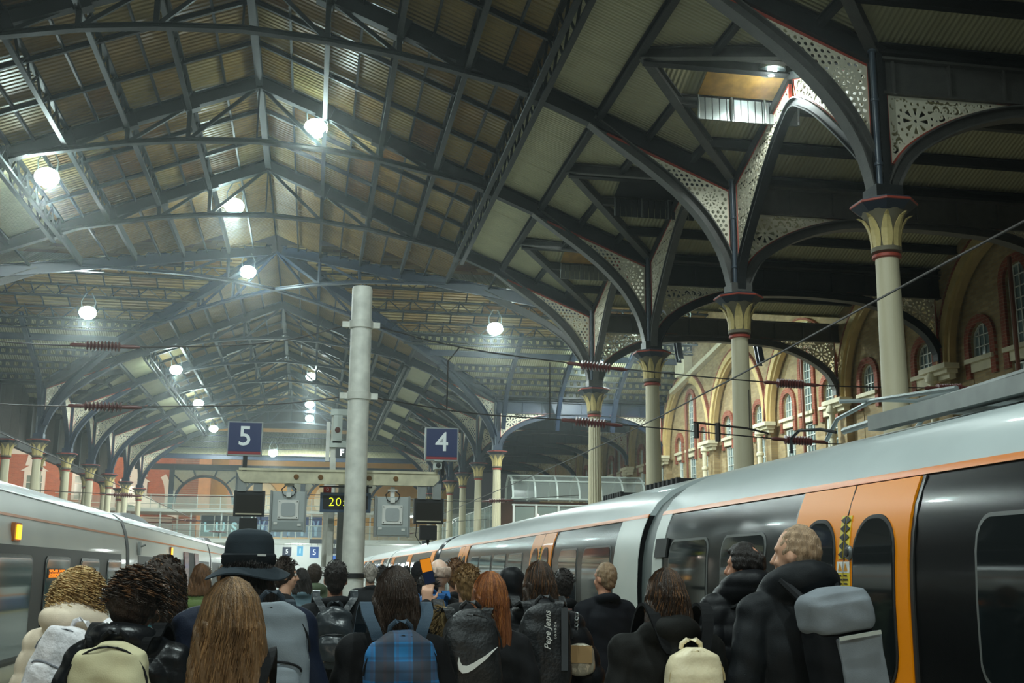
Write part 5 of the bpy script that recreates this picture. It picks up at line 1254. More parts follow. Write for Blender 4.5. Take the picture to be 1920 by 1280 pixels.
    if S.v:
        sm = S.mesh('strands', [m, m2 or m], fix=False); bm = bmesh.new(); bm.from_mesh(base); bm.from_mesh(sm); bm.to_mesh(base); bm.free(); bpy.data.meshes.remove(sm)
        if m2: base.materials.append(m2)
    for p in base.polygons: p.use_smooth = True
    return base
def person(label, x, y, H, rot=0.0, jacket=None, jm=None, jkind='plain', trousers=None, hairspec=None, hood=None, hem=.72, skin=None, head_turn=0.0, head_tilt=0.0,
           build=1.0, arms=None, fine=.011, lean=0.0, scarf=None, hands=None, eyes=False, bust=1.0):
    """a standing figure facing +Y; arms: {side: (elbow, wrist)} in 1.75 m body units"""
    k = H / 1.75; B = MB(); skin = skin or SKIN; sy = lambda v: (v[0] * k, v[1] * k, v[2] * k)
    def c2(p, q, r1, r2=None): cap(B, sy(p), sy(q), r1 * k, None if r2 is None else r2 * k)
    hz = 1.638
    c2((0, -.012, 1.42), (0, .008, 1.56), .056, .054)
    A = {}
    for s in (-1, 1):
        e, w = (arms or {}).get(s, ((s * .245 * build, -.03, 1.12), (s * .235 * build, .09, .88)))
        A[s] = (Vector((s * .178 * build, 0, 1.395)), Vector(e), Vector(w))
        c2((s * .05, 0, 1.42), A[s][0], .06, .055); c2(A[s][0], e, .05, .04); c2(e, w, .041, .027)
        d = (A[s][2] - A[s][1]).normalized(); hs = (hands or {}).get(s, None)
        if hs: hand(B, sy(w), hs[0], hs[1], hs[2], hs[3], k * 1.02, hs[4] if len(hs) > 4 else 0)
        else: hand(B, sy(w), d, (-s, .2, 0), s * 1.0, .35, k)
        c2((s * .09, 0, .93), (s * .1, .015, .5), .08, .054); c2((s * .1, .015, .5), (s * .1, -.02, .09), .052, .036); c2((s * .1, -.045, .045), (s * .115, .14, .035), .042, .035)
    loft(B, [(z * k, a * k, b * k, 0, o * k) for z, a, b, o in ((.84, .14, .09, 0), (.92, .17, .112, 0), (1.06, .14, .098, 0), (1.24, .165 * build, .112, 0), (1.36, .165 * build, .10, -.005), (1.43, .09, .06, -.01))])
    # head, turned and tilted about the neck
    Rm = Matrix.Rotation(head_turn, 3, 'Z') @ Matrix.Rotation(head_tilt, 3, 'X'); piv = Vector((0, 0, 1.54))
    hd = lambda p: tuple((piv + Rm @ (Vector(p) - piv)) * k)
    Hd = MB(); Hd.ball((0, -.012, hz + .022), (.077, .094, .104), 18, 12); Hd.ball((0, .025, hz - .045), (.058, .066, .068), 14, 10); Hd.ball((0, .052, hz - .088), (.03, .03, .024), 10, 8)
    for s in (-1, 1): Hd.ball((s * .077, -.008, hz - .01), (.010, .018, .029), 10, 8); Hd.ball((s * .032, .066, hz - .03), (.026, .02, .02), 8, 6)
    cap(Hd, (0, .088, hz + .012), (0, .106, hz - .028), .008, .013, 8); Hd.ball((0, .07, hz + .03), (.055, .02, .014), 10, 6); cap(Hd, (-.018, .083, hz - .062), (.018, .083, hz - .062), .008, .008, 8)
    B.add([hd(v) for v in Hd.v], Hd.f, 0, True)
    body = fuse(B, fine * k, skin, 3, 'person')
    o = obj('person', body, None, (x, y, 0), (lean, 0, rot)); tag(o, label, 'person')
    hp = Vector(hd((0, 0, hz)))
    if eyes:
        for s in (-1, 1):
            mb = MB(); mb.ball((0, 0, 0), .0125 * k, 10, 8); e = mb.build('eye', H_EYE, o, hd((s * .031, .078, hz + .008))); mb = MB(); mb.ball((0, .0085 * k, 0), .0065 * k, 8, 6); q = mb.build('iris', H_IRIS, e); e.rotation_euler = (0, 0, head_turn)
            mb = MB(); cap(mb, hd((s * .016, .093, hz + .026)), hd((s * .048, .083, hz + .027)), .0045 * k, .003 * k, 6); mb.build('eyebrow', hairspec[1], o)
        mb = MB(); cap(mb, hd((-.02, .087, hz - .064)), hd((.02, .087, hz - .064)), .0052 * k, .0052 * k, 6); mb.build('mouth', LIP, o)
    if jacket:
        J = MB(); t = {'puffer': .038, 'coat': .03, 'plain': .024, 'thin': .012}[jkind]
        rings = [(hem, .178 * build + t * .9, .125 + t * .8, -.005), (.92, .172 * build + t, .118 + t, 0), (1.06, .150 * build + t, .104 + t, 0), (1.24, .168 * build + t, .114 * bust + t, 0), (1.34, .17 * build + t, .106 + t, -.004), (1.405, .14 * build + t, .078 + t, -.008), (1.455, .075 + t * .6, .05 + t, -.012)]
        loft(J, [(z * k, a * k, b * k, 0, q * k) for z, a, b, q in rings])
        for s in (-1, 1):
            sh, e, w = A[s]; cap(J, Vector((s * .06, 0, 1.415)) * k, sh * k, (.058 + t) * k, (.055 + t) * k); cap(J, sh * k, e * k, (.053 + t) * k, (.044 + t) * k); w2 = e + (w - e) * .97; cap(J, e * k, w2 * k, (.044 + t) * k, (.034 + t * .7) * k)
        if hood != 'none':
            n = 9; pr = None; rr = {'high': .075, 'big': .066, 'fur': .045, 'small': .036, 'collar': .026}[hood or 'collar']; back = {'high': .115, 'big': .125, 'fur': .115, 'small': .105, 'collar': .072}[hood or 'collar']
            for j in range(n):
                a = PI * (-.12 + 1.24 * j / (n - 1)); p = Vector((-.095 * math.cos(a), -.012 - back * math.sin(a), (1.50 if hood == 'high' else 1.462) + (.05 if hood == 'high' else .035 if hood in ('big', 'fur', 'small') else .03) * math.sin(a)))
                if pr is not None: cap(J, pr * k, p * k, rr * k)
                pr = p
            if hood in ('big', 'high'): cap(J, Vector((0, -.10, 1.46)) * k, Vector((0, -.15, 1.36)) * k, .085 * k, .05 * k)
            if hood == 'up':  pass
        disp = {'puffer': quilt(.105, .014), 'coat': folds(.007, x), 'plain': folds(.006, x), 'thin': folds(.003, x)}[jkind]
        obj('jacket', fuse(J, max(fine, .0125) * k, jm, 2, 'jacket', disp), o)
    if trousers:
        T = MB()
        for s in (-1, 1): cap(T, Vector((s * .088, 0, .90)) * k, Vector((s * .102, .012, .5)) * k, .098 * k, .074 * k); cap(T, Vector((s * .102, .012, .5)) * k, Vector((s * .103, -.02, .12)) * k, .073 * k, .06 * k)
        loft(T, [(z * k, a * k, b * k, 0, 0) for z, a, b in ((.80, .16, .11), (.92, .182, .126), (1.02, .16, .115))])
        obj('trousers', fuse(T, .016 * k, trousers, 2, 'trousers', folds(.004, x + 3)), o)
        for s in (-1, 1):
            S = MB(); cap(S, Vector((s * .1, -.05, .05)) * k, Vector((s * .117, .15, .042)) * k, .056 * k, .047 * k); S.box((s * .108 * k, .045 * k, .014), (.1 * k, .3 * k, .028)); obj('shoe', fuse(S, .012, fabric('dark shoe', (34, 32, 32), .5), 1, 'shoe'), o)
    if hairspec:
        me = hair(hairspec[0], k, hairspec[1], **(hairspec[2] if len(hairspec) > 2 else {})); h = obj('hair', me, o, hp, (head_tilt, 0, head_turn)); h.scale = (k, k, k)
    return o, k, hp
def ring_lump(mb, z0, z1, w, h, d, e=3.2, n=10, taper=.1, top=.45):
    rings = []
    for i in range(n + 1):
        v = -1 + 2 * i / n; f = (1 - abs(v) ** 5) ** .35 if abs(v) < 1 else .25
        f = max(f, .3); tp = 1 - taper * (v + 1) / 2
        rings.append((h / 2 * v, w / 2 * f * tp, d / 2 * (.35 + .65 * f) * (1 - (top * .35 if v > .55 else 0)), 0, 0))
    loft(mb, rings, 28, e)
def backpack(label, px, py, rot, z, w, h, d, m, m2=None, strapm=None, pocket=True, shoulders=None, k=1.0, handle=True, dx=0.0, tilt=0.0, dist=.15, zipm=None, soft=.006, one=False, handlem=None):
    """backpack whose back panel stands 'dist' behind the wearer's spine (px, py)"""
    c, s = math.cos(rot), math.sin(rot); off = -(dist + d / 2)
    loc = (px + dx * c - off * s, py + dx * s + off * c, z)
    t = thing('backpack', label, 'backpack', loc, rot, None); t.rotation_euler = (0, tilt, rot)
    B = MB(); ring_lump(B, 0, 0, w, h, d); obj('main_bag', fuse(B, .009, m, 2, 'main_bag', folds(soft, px)), t)
    m2 = m2 or m; strapm = strapm or m
    if pocket:
        B = MB(); ring_lump(B, 0, 0, w * .82, h * .46, d * .55); obj('front_pocket', fuse(B, .008, m2, 2, 'front_pocket', folds(soft * .7, px + 1)), t, (0, -d * .42, -h * .18))
        zp = MB(); zp.tube([(w * .40 * math.cos(a) * .95, -d * .62 + .03 * abs(math.cos(a)), -h * .02 + h * .08 * math.sin(a)) for a in [PI * q / 10 for q in range(11)]], .005, 6); zp.build('zip', zipm or BLACK, t)
    zp = MB(); zp.tube([(w * .47 * math.cos(a), -d * .22 - .06 * d * math.sin(a), h * .12 + h * .335 * math.sin(a)) for a in [PI * q / 14 for q in range(15)]], .0045, 6); zp.build('zip', zipm or BLACK, t)
    if handle:
        hm = MB(); hm.tube([(-.045, d * .25, h * .47), (-.042, d * .22, h * .53), (-.02, d * .2, h * .575), (.02, d * .2, h * .575), (.042, d * .22, h * .53), (.045, d * .25, h * .47)], .011, 8); hm.build('top_handle', handlem or strapm, t)
    for sd in ((1,) if one else (-1, 1)):
        sm = MB(); x0 = sd * w * .26; sx = sd * .125 * k - dx; sh = 1.50 * k - z
        yb = d / 2; ys = d / 2 + dist
        pts = [(x0, yb + .01, h * .40), (x0 * .6 + sx * .4, yb + .02, h * .5), (sx, ys - .10, sh - .03), (sx * 1.02, ys - .02, sh + .015), (sx * 1.05, ys + .07, sh - .025), (sx * 1.1, ys + .135, sh - .15), (sx * 1.15, ys + .13, sh - .32)]
        P = smooth_path3(pts, 4); V = []; 
        for i, p in enumerate(P):
            for a, b in ((-.026, -.006), (.026, -.006), (.026, .008), (-.026, .008)):
                tn = (P[min(i + 1, len(P) - 1)] - P[max(i - 1, 0)]).normalized(); nn = tn.cross(Vector((1, 0, 0))).normalized(); V.append(p + Vector((a, 0, 0)) - nn * b)
        sm.add(V, [(i * 4 + j, i * 4 + (j + 1) % 4, i * 4 + 4 + (j + 1) % 4, i * 4 + 4 + j) for i in range(len(P) - 1) for j in range(4)] + [(3, 2, 1, 0), tuple(len(V) - 4 + j for j in range(4))]); sm.build('shoulder_strap', strapm, t)
    return t
DK = fabric('black wool cloth', (17, 18, 20)); DK2 = fabric('charcoal cloth', (29, 30, 32)); JEAN = fabric('dark denim', (38, 44, 56)); NAVY = fabric('navy padded cloth', (24, 32, 50), .65)
BLK_PUF = fabric('black puffer nylon', (18, 19, 22), .45); LEATHER = mat('black leather', (16, 18, 21), .32, 0, .1, 6, bump=.12, bscale=22, spec=.45)
CREAMP = fabric('cream pink puffer nylon', (232, 214, 190), .5); MUST = fabric('tan wool', (198, 158, 112), .9); GREENP = fabric('olive puffer nylon', (86, 104, 52), .5)
KHAKI = fabric('pale khaki canvas', (196, 188, 152), .8); GREYC = fabric('mid grey canvas', (132, 140, 146), .8); GREYB = fabric('grey roll top canvas', (128, 134, 140), .75)
WBAG = mat('white speckled bag cloth', (226, 222, 224), .6, 0, .12, 26, bump=.2, bscale=60); CRBAG = mat('cream leather', (232, 218, 182), .42, 0, .05, 6, bump=.15, bscale=30)
BKBAG = mat('black bag nylon', (24, 26, 28), .5, 0, .12, 8, bump=.2, bscale=60); DKLEA = mat('dark grey bag leather', (46, 52, 56), .3, 0, .15, 7, bump=.14, bscale=20)
STEELBL = fabric('steel blue cloth', (92, 114, 124)); BLUEB = fabric('blue nylon', (34, 86, 140), .5)
def tartan():
    m = bpy.data.materials.new('blue tartan cloth'); m.use_nodes = True; nt = m.node_tree; N = nt.nodes; L = nt.links; b = N['Principled BSDF']; b.inputs['Roughness'].default_value = .8
    tc = N.new('ShaderNodeTexCoord').outputs['Object']; prev = None
    for ax, per, c0, fac in (('X', .15, (40, 40, 44), .80), ('Z', .15, (56, 54, 56), .62), ('X', .05, (74, 52, 54), .30), ('Z', .05, (30, 34, 40), .35)):
        w = N.new('ShaderNodeTexWave'); w.bands_direction = ax; w.inputs['Scale'].default_value = .31416 / per; L.new(tc, w.inputs[0])
        st = N.new('ShaderNodeMapRange'); lo = .5 if per > .1 else .86; st.inputs[1].default_value = lo - .05; st.inputs[2].default_value = lo + .05; st.inputs[4].default_value = fac; L.new(w.outputs[1], st.inputs[0])
        mx = N.new('ShaderNodeMix'); mx.data_type = 'RGBA'; mx.inputs[6].default_value = (*lin((30, 112, 168)), 1); mx.inputs[7].default_value = (*lin(c0), 1); L.new(st.outputs[0], mx.inputs[0])
        if prev is not None: L.new(prev, mx.inputs[6])
        prev = mx.outputs[2]
    L.new(prev, b.inputs['Base Color']); return m
TARTAN = tartan()
def florid():
    m = bpy.data.materials.new('dark flowered knit'); m.use_nodes = True; nt = m.node_tree; N = nt.nodes; L = nt.links; b = N['Principled BSDF']; b.inputs['Roughness'].default_value = .85
    v = N.new('ShaderNodeTexVoronoi'); v.inputs['Scale'].default_value = 26; L.new(N.new('ShaderNodeTexCoord').outputs['Object'], v.inputs['Vector'])
    cr = N.new('ShaderNodeValToRGB'); e = cr.color_ramp.elements; e[0].position = .0; e[0].color = (*lin((30, 34, 38)), 1); e[1].position = .55; e[1].color = (*lin((34, 36, 40)), 1)
    for p, c in ((.6, (170, 80, 110)), (.7, (40, 92, 98)), (.8, (186, 150, 60)), (.9, (120, 60, 96))): q = e.new(p); q.color = (*lin(c), 1)
    cr.color_ramp.interpolation = 'CONSTANT'; s = N.new('ShaderNodeSeparateColor'); L.new(v.outputs['Color'], s.inputs[0]); L.new(s.outputs[0], cr.inputs[0]); L.new(cr.outputs[0], b.inputs['Base Color']); return m
FLORID = florid()
BLOND = hairmat('blond curls', (186, 148, 94)); BLOND2 = hairmat('pale blond curls', (214, 182, 124)); BROWN = hairmat('dark brown hair', (52, 38, 28)); BROWN2 = hairmat('chestnut hair', (104, 70, 40)); DARKH = hairmat('near black hair', (34, 28, 25))
LBROWN = hairmat('light brown hair', (112, 86, 58)); LBROWN2 = hairmat('honey hair streaks', (142, 110, 74)); AUB = hairmat('auburn hair', (122, 70, 36)); AUB2 = hairmat('copper streaks', (168, 104, 52)); FAIR = hairmat('short fair hair', (150, 124, 96)); GREYH = hairmat('grey stubble', (168, 158, 148)); FUR = hairmat('tan fur', (176, 150, 104)); FUR2 = hairmat('dark fur', (84, 68, 46))
R = math.radians
# 1 cream puffer coat
person('person with curly blond hair in a cream hooded puffer coat wearing a white speckled backpack', -1.10, 5.9, 1.615, R(-18), 1, CREAMP, 'puffer', JEAN, ('curly', BLOND, dict(seed=2, length=.15, N=520, vol=1.22, m2=BLOND2)), 'high', .5, head_turn=R(-15), head_tilt=R(-6))
backpack('white speckled backpack with grey zips slung on the cream puffer coat', -1.10, 5.9, R(-18), 1.20, .30, .40, .14, WBAG, k=.95, dist=.17, dx=.07, tilt=R(20), zipm=fabric('grey zip', (120, 122, 128)), strapm=WBAG)
# 2 black leather jacket
person('person in a glossy black leather jacket with its hood down and a pale khaki rucksack', -.68, 4.75, 1.635, R(-8), 1, LEATHER, 'coat', DK, ('curly', BROWN, dict(seed=4, length=.07, N=420, vol=1.0, m2=BROWN2)), 'big', .66, head_turn=R(-30), head_tilt=R(-14), build=1.06)
kb = backpack('pale khaki canvas rucksack hanging low on a black leather jacket', -.68, 4.75, R(-8), 1.18, .32, .42, .15, KHAKI, k=.95, dist=.16, strapm=DK, soft=.012, zipm=DK2)
# 3 curly dark hair
person('person with a big mass of dark curly hair and a flowered dark knit', -.79, 6.6, 1.675, R(-5), 1, FLORID, 'coat', DK, ('curly', BROWN, dict(seed=6, length=.30, N=620, vol=1.28, m2=BROWN2)), 'collar', .6)
# 4 long light brown hair, nearest
person('woman nearest the camera with long straight light brown hair and a tan coat', -.21, 3.3, 1.60, R(4), 1, MUST, 'thin', JEAN, ('long', LBROWN, dict(seed=8, length=.40, N=1700, vol=1.10, m2=LBROWN2, flare=.30, sr=.0024)), 'none', .7, head_tilt=R(-3), fine=.010, build=.97)
sb = thing('shoulder_bag', 'black bag with a broad strap over the right shoulder of the tan coat', 'bag', (-.21, 3.3, 0), R(4))
mb = MB(); P = smooth_path3([(.10, .15, 1.1), (.11, .13, 1.3), (.105, .03, 1.425), (.09, -.07, 1.40), (.03, -.13, 1.25), (-.10, -.15, 1.0), (-.2, -.12, .86)], 5); V = []
for i, p in enumerate(P):
    tn = (P[min(i + 1, len(P) - 1)] - P[max(i - 1, 0)]).normalized(); sd = Vector((1, .1, .25)); sd = (sd - tn * sd.dot(tn)).normalized(); nn = tn.cross(sd)
    for a, b in ((-.028, -.004), (.028, -.004), (.028, .006), (-.028, .006)): V.append(p + sd * a + nn * b)
mb.add(V, [(i * 4 + j, i * 4 + (j + 1) % 4, i * 4 + 4 + (j + 1) % 4, i * 4 + 4 + j) for i in range(len(P) - 1) for j in range(4)]); mb.build('strap', DK, sb)
B = MB(); ring_lump(B, 0, 0, .28, .24, .12); obj('main_bag', fuse(B, .012, DK, 2, 'main_bag'), sb, (-.25, -.08, .78))
# 5 bucket hat
person('tall man in a charcoal bucket hat and navy jacket with a grey backpack', -.25, 4.9, 1.775, R(2), 1, NAVY, 'coat', JEAN, ('bob', DARKH, dict(seed=10, length=.19, N=420, vol=1.02)), 'collar', .68, build=1.16)
HATM = fabric('charcoal felt', (46, 54, 60), .9)
ht = thing('bucket_hat', 'charcoal bucket hat with a turned band on the tall man in navy', 'hat', (-.25, 4.888, 1.69), R(2))
mb = MB(); mb.lathe([(.098, -.03), (.104, .0), (.104, .035), (.098, .08), (.086, .108), (.06, .122), (.001, .128)], 28); obj('crown', fuse(mb, .007, HATM, 2, 'crown', folds(.003, 4)), ht)
mb = MB(); V = []; n = 40
for j in range(n):
    a = 2 * PI * j / n; w = .008 * math.sin(3 * a + 1)
    for r_, z in ((.100, -.022), (.135, -.040 + w), (.172, -.062 + w * 1.6), (.172, -.068 + w * 1.6), (.133, -.047 + w), (.098, -.032)): V.append((r_ * math.cos(a), r_ * math.sin(a), z))
mb.add(V, [(j * 6 + i, ((j + 1) % n) * 6 + i, ((j + 1) % n) * 6 + (i + 1) % 6, j * 6 + (i + 1) % 6) for j in range(n) for i in range(6)], 0, True); mb.build('brim', HATM, ht)
mb = MB(); mb.lathe([(.104, -.02), (.111, -.01), (.112, .022), (.104, .03)], 28); bd = mb.build('band', fabric('dark hat band', (34, 38, 42), .9), ht); mb = MB(); mb.box((.052, -.100, .022), (.036, .006, .008), .42); mb.build('tab', WHITE, bd)
backpack('mid grey canvas backpack worn over the navy jacket of the tall man', -.25, 4.9, R(2), 1.28, .33, .50, .17, GREYC, k=1.0, dist=.16, dx=.10, strapm=fabric('slate strap', (60, 68, 76)), zipm=DK2)
# 6 profile
person('young man in profile with short dark curls and a dark jacket', -.19, 9.5, 1.72, R(-82), 1, DK, 'plain', DK, ('short', BROWN, dict(seed=12, length=.07, N=300, vol=1.05)), 'collar', .72, eyes=True, fine=.009, arms={1: ((.24, .02, 1.14), (.10, .30, 1.30)), -1: ((-.24, -.03, 1.12), (-.235, .09, .88))}, hands={1: ((-.15, .5, .8), (-.9, -.1, .2), 1, .9)})
# 7 black backpack
person('man with cropped black hair in a dark grey jacket wearing a shiny black backpack', .18, 8.0, 1.70, R(0), 1, DK2, 'plain', DK, ('short', DARKH, dict(seed=14, length=.03, N=200)), 'small', .72, skin=SKIN2)
backpack('shiny black leather look backpack on the man with cropped black hair', .18, 8.0, 0, 1.22, .27, .40, .15, DKLEA, dist=.14, soft=.012)
# 8 tartan
person('woman with shoulder length dark hair wearing a blue tartan backpack', .37, 5.0, 1.64, R(3), 1, DK, 'coat', DK, ('bob', BROWN, dict(seed=16, length=.30, N=560, vol=1.12)), 'collar', .6)
backpack('blue and black tartan backpack on the woman with shoulder length dark hair', .37, 5.0, R(3), 1.185, .33, .46, .17, TARTAN, dist=.16, strapm=fabric('dull blue strap', (58, 74, 88)), zipm=DK)
# 9 bald, 10, 11
person('bald man with a fringe of white stubble beyond the raised phone', .91, 8.2, 1.725, R(4), 1, DK2, 'plain', DK, ('bald', hairmat('white stubble', (206, 180, 162), .6), dict(seed=18)), 'collar', .72, skin=mat('pale scalp skin', (222, 186, 164), .45, 0, .05, 8))
person('man with brown hair and a pink neck in a dark coat', 1.20, 9.5, 1.72, 0, 1, DK2, 'coat', DK, ('short', BROWN2, dict(seed=20, length=.06, N=220, vol=1.08)), 'collar', .7, skin=SKIN2, fine=.014)
person('person with tousled fair curls raising a phone in the left hand', .985, 7.2, 1.665, R(2), 1, DK, 'plain', DK, ('short', hairmat('tousled fair hair', (136, 104, 64)), dict(seed=22, length=.06, N=420, vol=.98, m2=None)), 'collar', .72, fine=.008,
       arms={-1: ((-.25, .22, 1.27), (-.245, .19, 1.52)), 1: ((.24, -.03, 1.12), (.235, .09, .88))}, hands={-1: ((.06, .05, 1), (0.25, 1, 0), -1, .75, .1)})
ph = thing('phone', 'phone held up above the crowd, its screen orange above and dark below', 'phone', (.758, 7.425, 1.635), R(2)); ph.rotation_euler = (R(-4), R(-14), R(2))
mb = MB(); mb.box((0, 0, .02), (.072, .009, .165)); mb.build('case', BLACK, ph); mb = MB(); mb.box((0, -.0055, .058), (.066, .002, .082)); mb.build('orange_picture', mat('orange screen picture', (240, 140, 24), .3, emit=.35), ph)
mb = MB(); mb.box((0, -.0055, -.022), (.066, .002, .074)); mb.build('dark_picture', mat('dark screen picture', (30, 40, 66), .2, emit=.05), ph)
# 12 auburn
person('woman with very long straight auburn hair and a fur trimmed hood', .86, 5.5, 1.63, R(2), 1, DK2, 'coat', DK, ('long', AUB, dict(seed=24, length=.52, N=1100, vol=1.04, m2=AUB2)), 'collar', .62, build=.84)
fh = thing('fur_hood', 'black hood edged with tan fur lying on the left shoulder of the auburn haired woman', 'hood', (.70, 5.47, 1.43), R(2))
B = MB(); B.ball((.02, 0, .02), (.10, .085, .06), 14, 10); obj('hood_shell', fuse(B, .01, DK, 2, 'hood_shell'), fh)
B = MB(); F_ = random.Random(9)
for i in range(22):
    a = PI * (.85 + 1.3 * i / 21); B.ball((.02 + .105 * math.cos(a), -.05 - .02 * math.sin(a), .005 + .06 * math.sin(a)), (.032, .034, .032), 8, 6)
fm = fuse(B, .012, FUR, 2, 'fur_trim'); S = MB()
for i in range(620):
    a = PI * (.8 + 1.4 * F_.random()); p = Vector((.02 + .105 * math.cos(a), -.05 - .02 * math.sin(a), .005 + .06 * math.sin(a))); d = Vector((math.cos(a) + F_.uniform(-.7, .7), F_.uniform(-1.2, .3), math.sin(a) + F_.uniform(-.8, .6))).normalized(); strand(S, [p + d * .018, p + d * .042, p + d * .062 + Vector((0, 0, -.008))], .0028, 1 if F_.random() < .3 else 0)
sm = S.mesh('fur', [FUR, FUR2], fix=False); bm = bmesh.new(); bm.from_mesh(fm); bm.from_mesh(sm); bm.to_mesh(fm); bm.free(); fm.materials.append(FUR2); obj('fur_trim', fm, fh)
nk = backpack('plain black backpack with a white curved tick on the auburn haired woman', .735, 5.5, R(2), 1.25, .29, .46, .15, BKBAG, pocket=False, dist=.15)
mb = MB(); sw = [(-.105, .035), (-.112, .0), (-.105, -.035), (-.085, -.055), (-.055, -.052), (-.02, -.033), (.05, .02), (.115, .085), (.05, .042), (-.02, .002), (-.06, -.015), (-.085, -.012), (-.098, .008)]
mb.prism([(a * .8 + .015, -.086, b * .8 + .0) for a, b in sw], (0, .016, 0)); mb.build('white_tick', WHITE, nk)
# 13 long dark hair, lettered backpack
person('woman with long dark brown hair in a black puffer wearing a lettered black backpack', 1.265, 6.3, 1.69, R(0), 1, BLK_PUF, 'puffer', DK, ('long', BROWN, dict(seed=26, length=.30, N=620, vol=1.03, m2=BROWN2)), 'big', .6, arms={1: ((.285, -.05, 1.13), (.27, .10, 1.03)), -1: ((-.245, -.03, 1.12), (-.235, .09, .88))}, hands={1: ((.1, .8, -.2), (-.9, 0, -.3), 1, .8)})
pj = backpack('black backpack with white script lettering running up it', 1.25, 6.3, R(0), 1.25, .29, .48, .14, BKBAG, pocket=False, dist=.19)
mb = MB(); mb.box((.085, -.0735, .06), (.035, .004, .32)); mb.build('side_stripe', mat('grey bag stripe', (66, 70, 74), .5), pj)
lettering('Pepe Jeans', .046, WHITE, pj, (-.01, -.098, .105), (PI / 2, -PI / 2, 0), shear=.35); lettering('LONDON', .014, WHITE, pj, (.032, -.096, .105), (PI / 2, -PI / 2, 0), spacing=1.6)
hb = thing('handbag', 'small silver handbag with a chain on the arm of the woman with the lettered backpack', 'handbag', (1.47, 6.18, 1.19), R(-25))
SILV = mat('silver leather', (176, 168, 150), .35, .3, .1, 12, bump=.3, bscale=30)
B = MB(); ring_lump(B, 0, 0, .17, .17, .08); obj('bag_body', fuse(B, .008, SILV, 2, 'bag_body', folds(.004, 5)), hb); mb = MB(); mb.box((0, -.042, .03), (.15, .008, .09)); mb.build('bag_flap', mat('tan leather flap', (168, 136, 92), .5), hb)
for i in range(9):
    mb = MB(); c = Vector((-.03 + .001 * i, .02, .09 + .018 * i)); mb.tube([c + Vector((.009 * math.cos(a), .009 * math.sin(a) * (i % 2), .012 * math.sin(a))) for a in [2 * PI * q / 8 for q in range(9)]], .0028, 5); mb.build('chain_link', GALV, hb)
# 14-16
o14, k14, h14 = person('person under a raised black hood between the auburn and the dark haired women', 1.49, 8.5, 1.66, 0, 1, BLK_PUF, 'puffer', DK, None, 'small', .7, fine=.014)
B = MB(); B.ball((0, -.02, .01), (.115, .125, .14), 16, 12); B.ball((0, -.03, -.1), (.13, .11, .08), 14, 10); obj('raised_hood', fuse(B, .012, BLK_PUF, 2, 'raised_hood', folds(.008, 6)), o14, h14)
o15, k15, h15 = person('person with short dark hair and a pale pink collar near the far orange door', 2.05, 9.2, 1.65, 0, 1, DK, 'coat', DK, ('short', DARKH, dict(seed=30, length=.05, N=200, vol=1.05)), 'small', .7, fine=.014)
B = MB(); B.lathe([(.085, -.02), (.095, .0), (.09, .03), (.08, .03)], 18); B.build('pink_collar', mat('pink knit', (214, 168, 164), .8), o15, (0, -.015, 1.45 * k15))
person('man with cropped fair hair in a black hooded top near the pale carriage end', 2.32, 8.9, 1.715, R(12), 1, fabric('blue black jersey', (17, 19, 25)), 'plain', fabric('blue black trousers', (26, 29, 36)), ('crop', FAIR, dict(seed=32)), 'small', .74, skin=SKIN2, head_turn=R(22), build=1.08)
# 17 cream backpack
person('woman with dark brown hair in a black hooded coat wearing a cream leather backpack', 1.585, 5.0, 1.645, R(0), 1, fabric('brown black wool', (24, 24, 22)), 'coat', DK, ('bob', BROWN, dict(seed=34, length=.22, N=520, vol=1.08, m2=BROWN2)), 'big', .5, build=1.12)
backpack('cream leather backpack with a looped handle on the woman in black', 1.62, 5.0, R(2), 1.165, .26, .36, .15, CRBAG, dist=.17, strapm=DK, handlem=CRBAG, zipm=mat('tan piping', (188, 170, 128), .5), soft=.004)
# 18 balding
person('balding man with dark hair in a black puffer jacket before the train windows', 2.43, 6.2, 1.80, R(8), 1, BLK_PUF, 'puffer', DK, ('thin', DARKH, dict(seed=36)), 'high', .68, head_turn=R(42), skin=SKIN2, build=1.05, fine=.0095)
backpack('slim black backpack on the balding man, half hidden by his neighbour', 2.43, 6.2, R(8), 1.28, .27, .42, .12, BKBAG, dist=.19)
# 19 tall, roll top
person('tall man with shaved fair hair in a black padded hooded jacket beside the orange doors', 2.17, 4.9, 1.85, R(6), 1, fabric('charcoal padded cloth', (22, 25, 28), .6), 'coat', DK, ('crop', hairmat('shaved fair hair', (168, 140, 112), .6), dict(seed=38)), 'high', .72, head_turn=R(40), skin=SKIN, build=1.14, fine=.0095)
rt = thing('backpack', 'large grey roll top backpack with a pale strip on the tall man', 'backpack', (2.235, 4.625, 1.30), R(6)); rt.rotation_euler = (0, R(-8), R(6))
B = MB(); ring_lump(B, 0, 0, .28, .56, .19, 4.5, taper=.02); obj('main_bag', fuse(B, .009, fabric('black bag cloth', (22, 24, 27)), 2, 'main_bag', folds(.004, 2)), rt)
B = MB(); B.prism([(-.05, -.06, -.27), (.142, -.06, -.27), (.142, -.06, .1), (-.07, -.06, .1)], (0, -.055, 0)); B.prism([(-.14, -.06, -.29), (.142, -.06, -.29), (.142, -.06, -.22), (-.14, -.06, -.22)], (0, -.05, 0)); obj('grey_panel', fuse(B, .008, GREYB, 3, 'grey_panel', folds(.003, 3)), rt)
B = MB(); ring_lump(B, 0, 0, .295, .20, .23, 4.0, taper=-.02); obj('roll_top', fuse(B, .008, GREYB, 3, 'roll_top', folds(.006, 7)), rt, (0, -.01, .20))
B = MB(); B.box((.03, -.128, .10), (.2, .006, .016)); B.build('pale_strip', mat('pale reflective strip', (190, 194, 186), .4), rt)
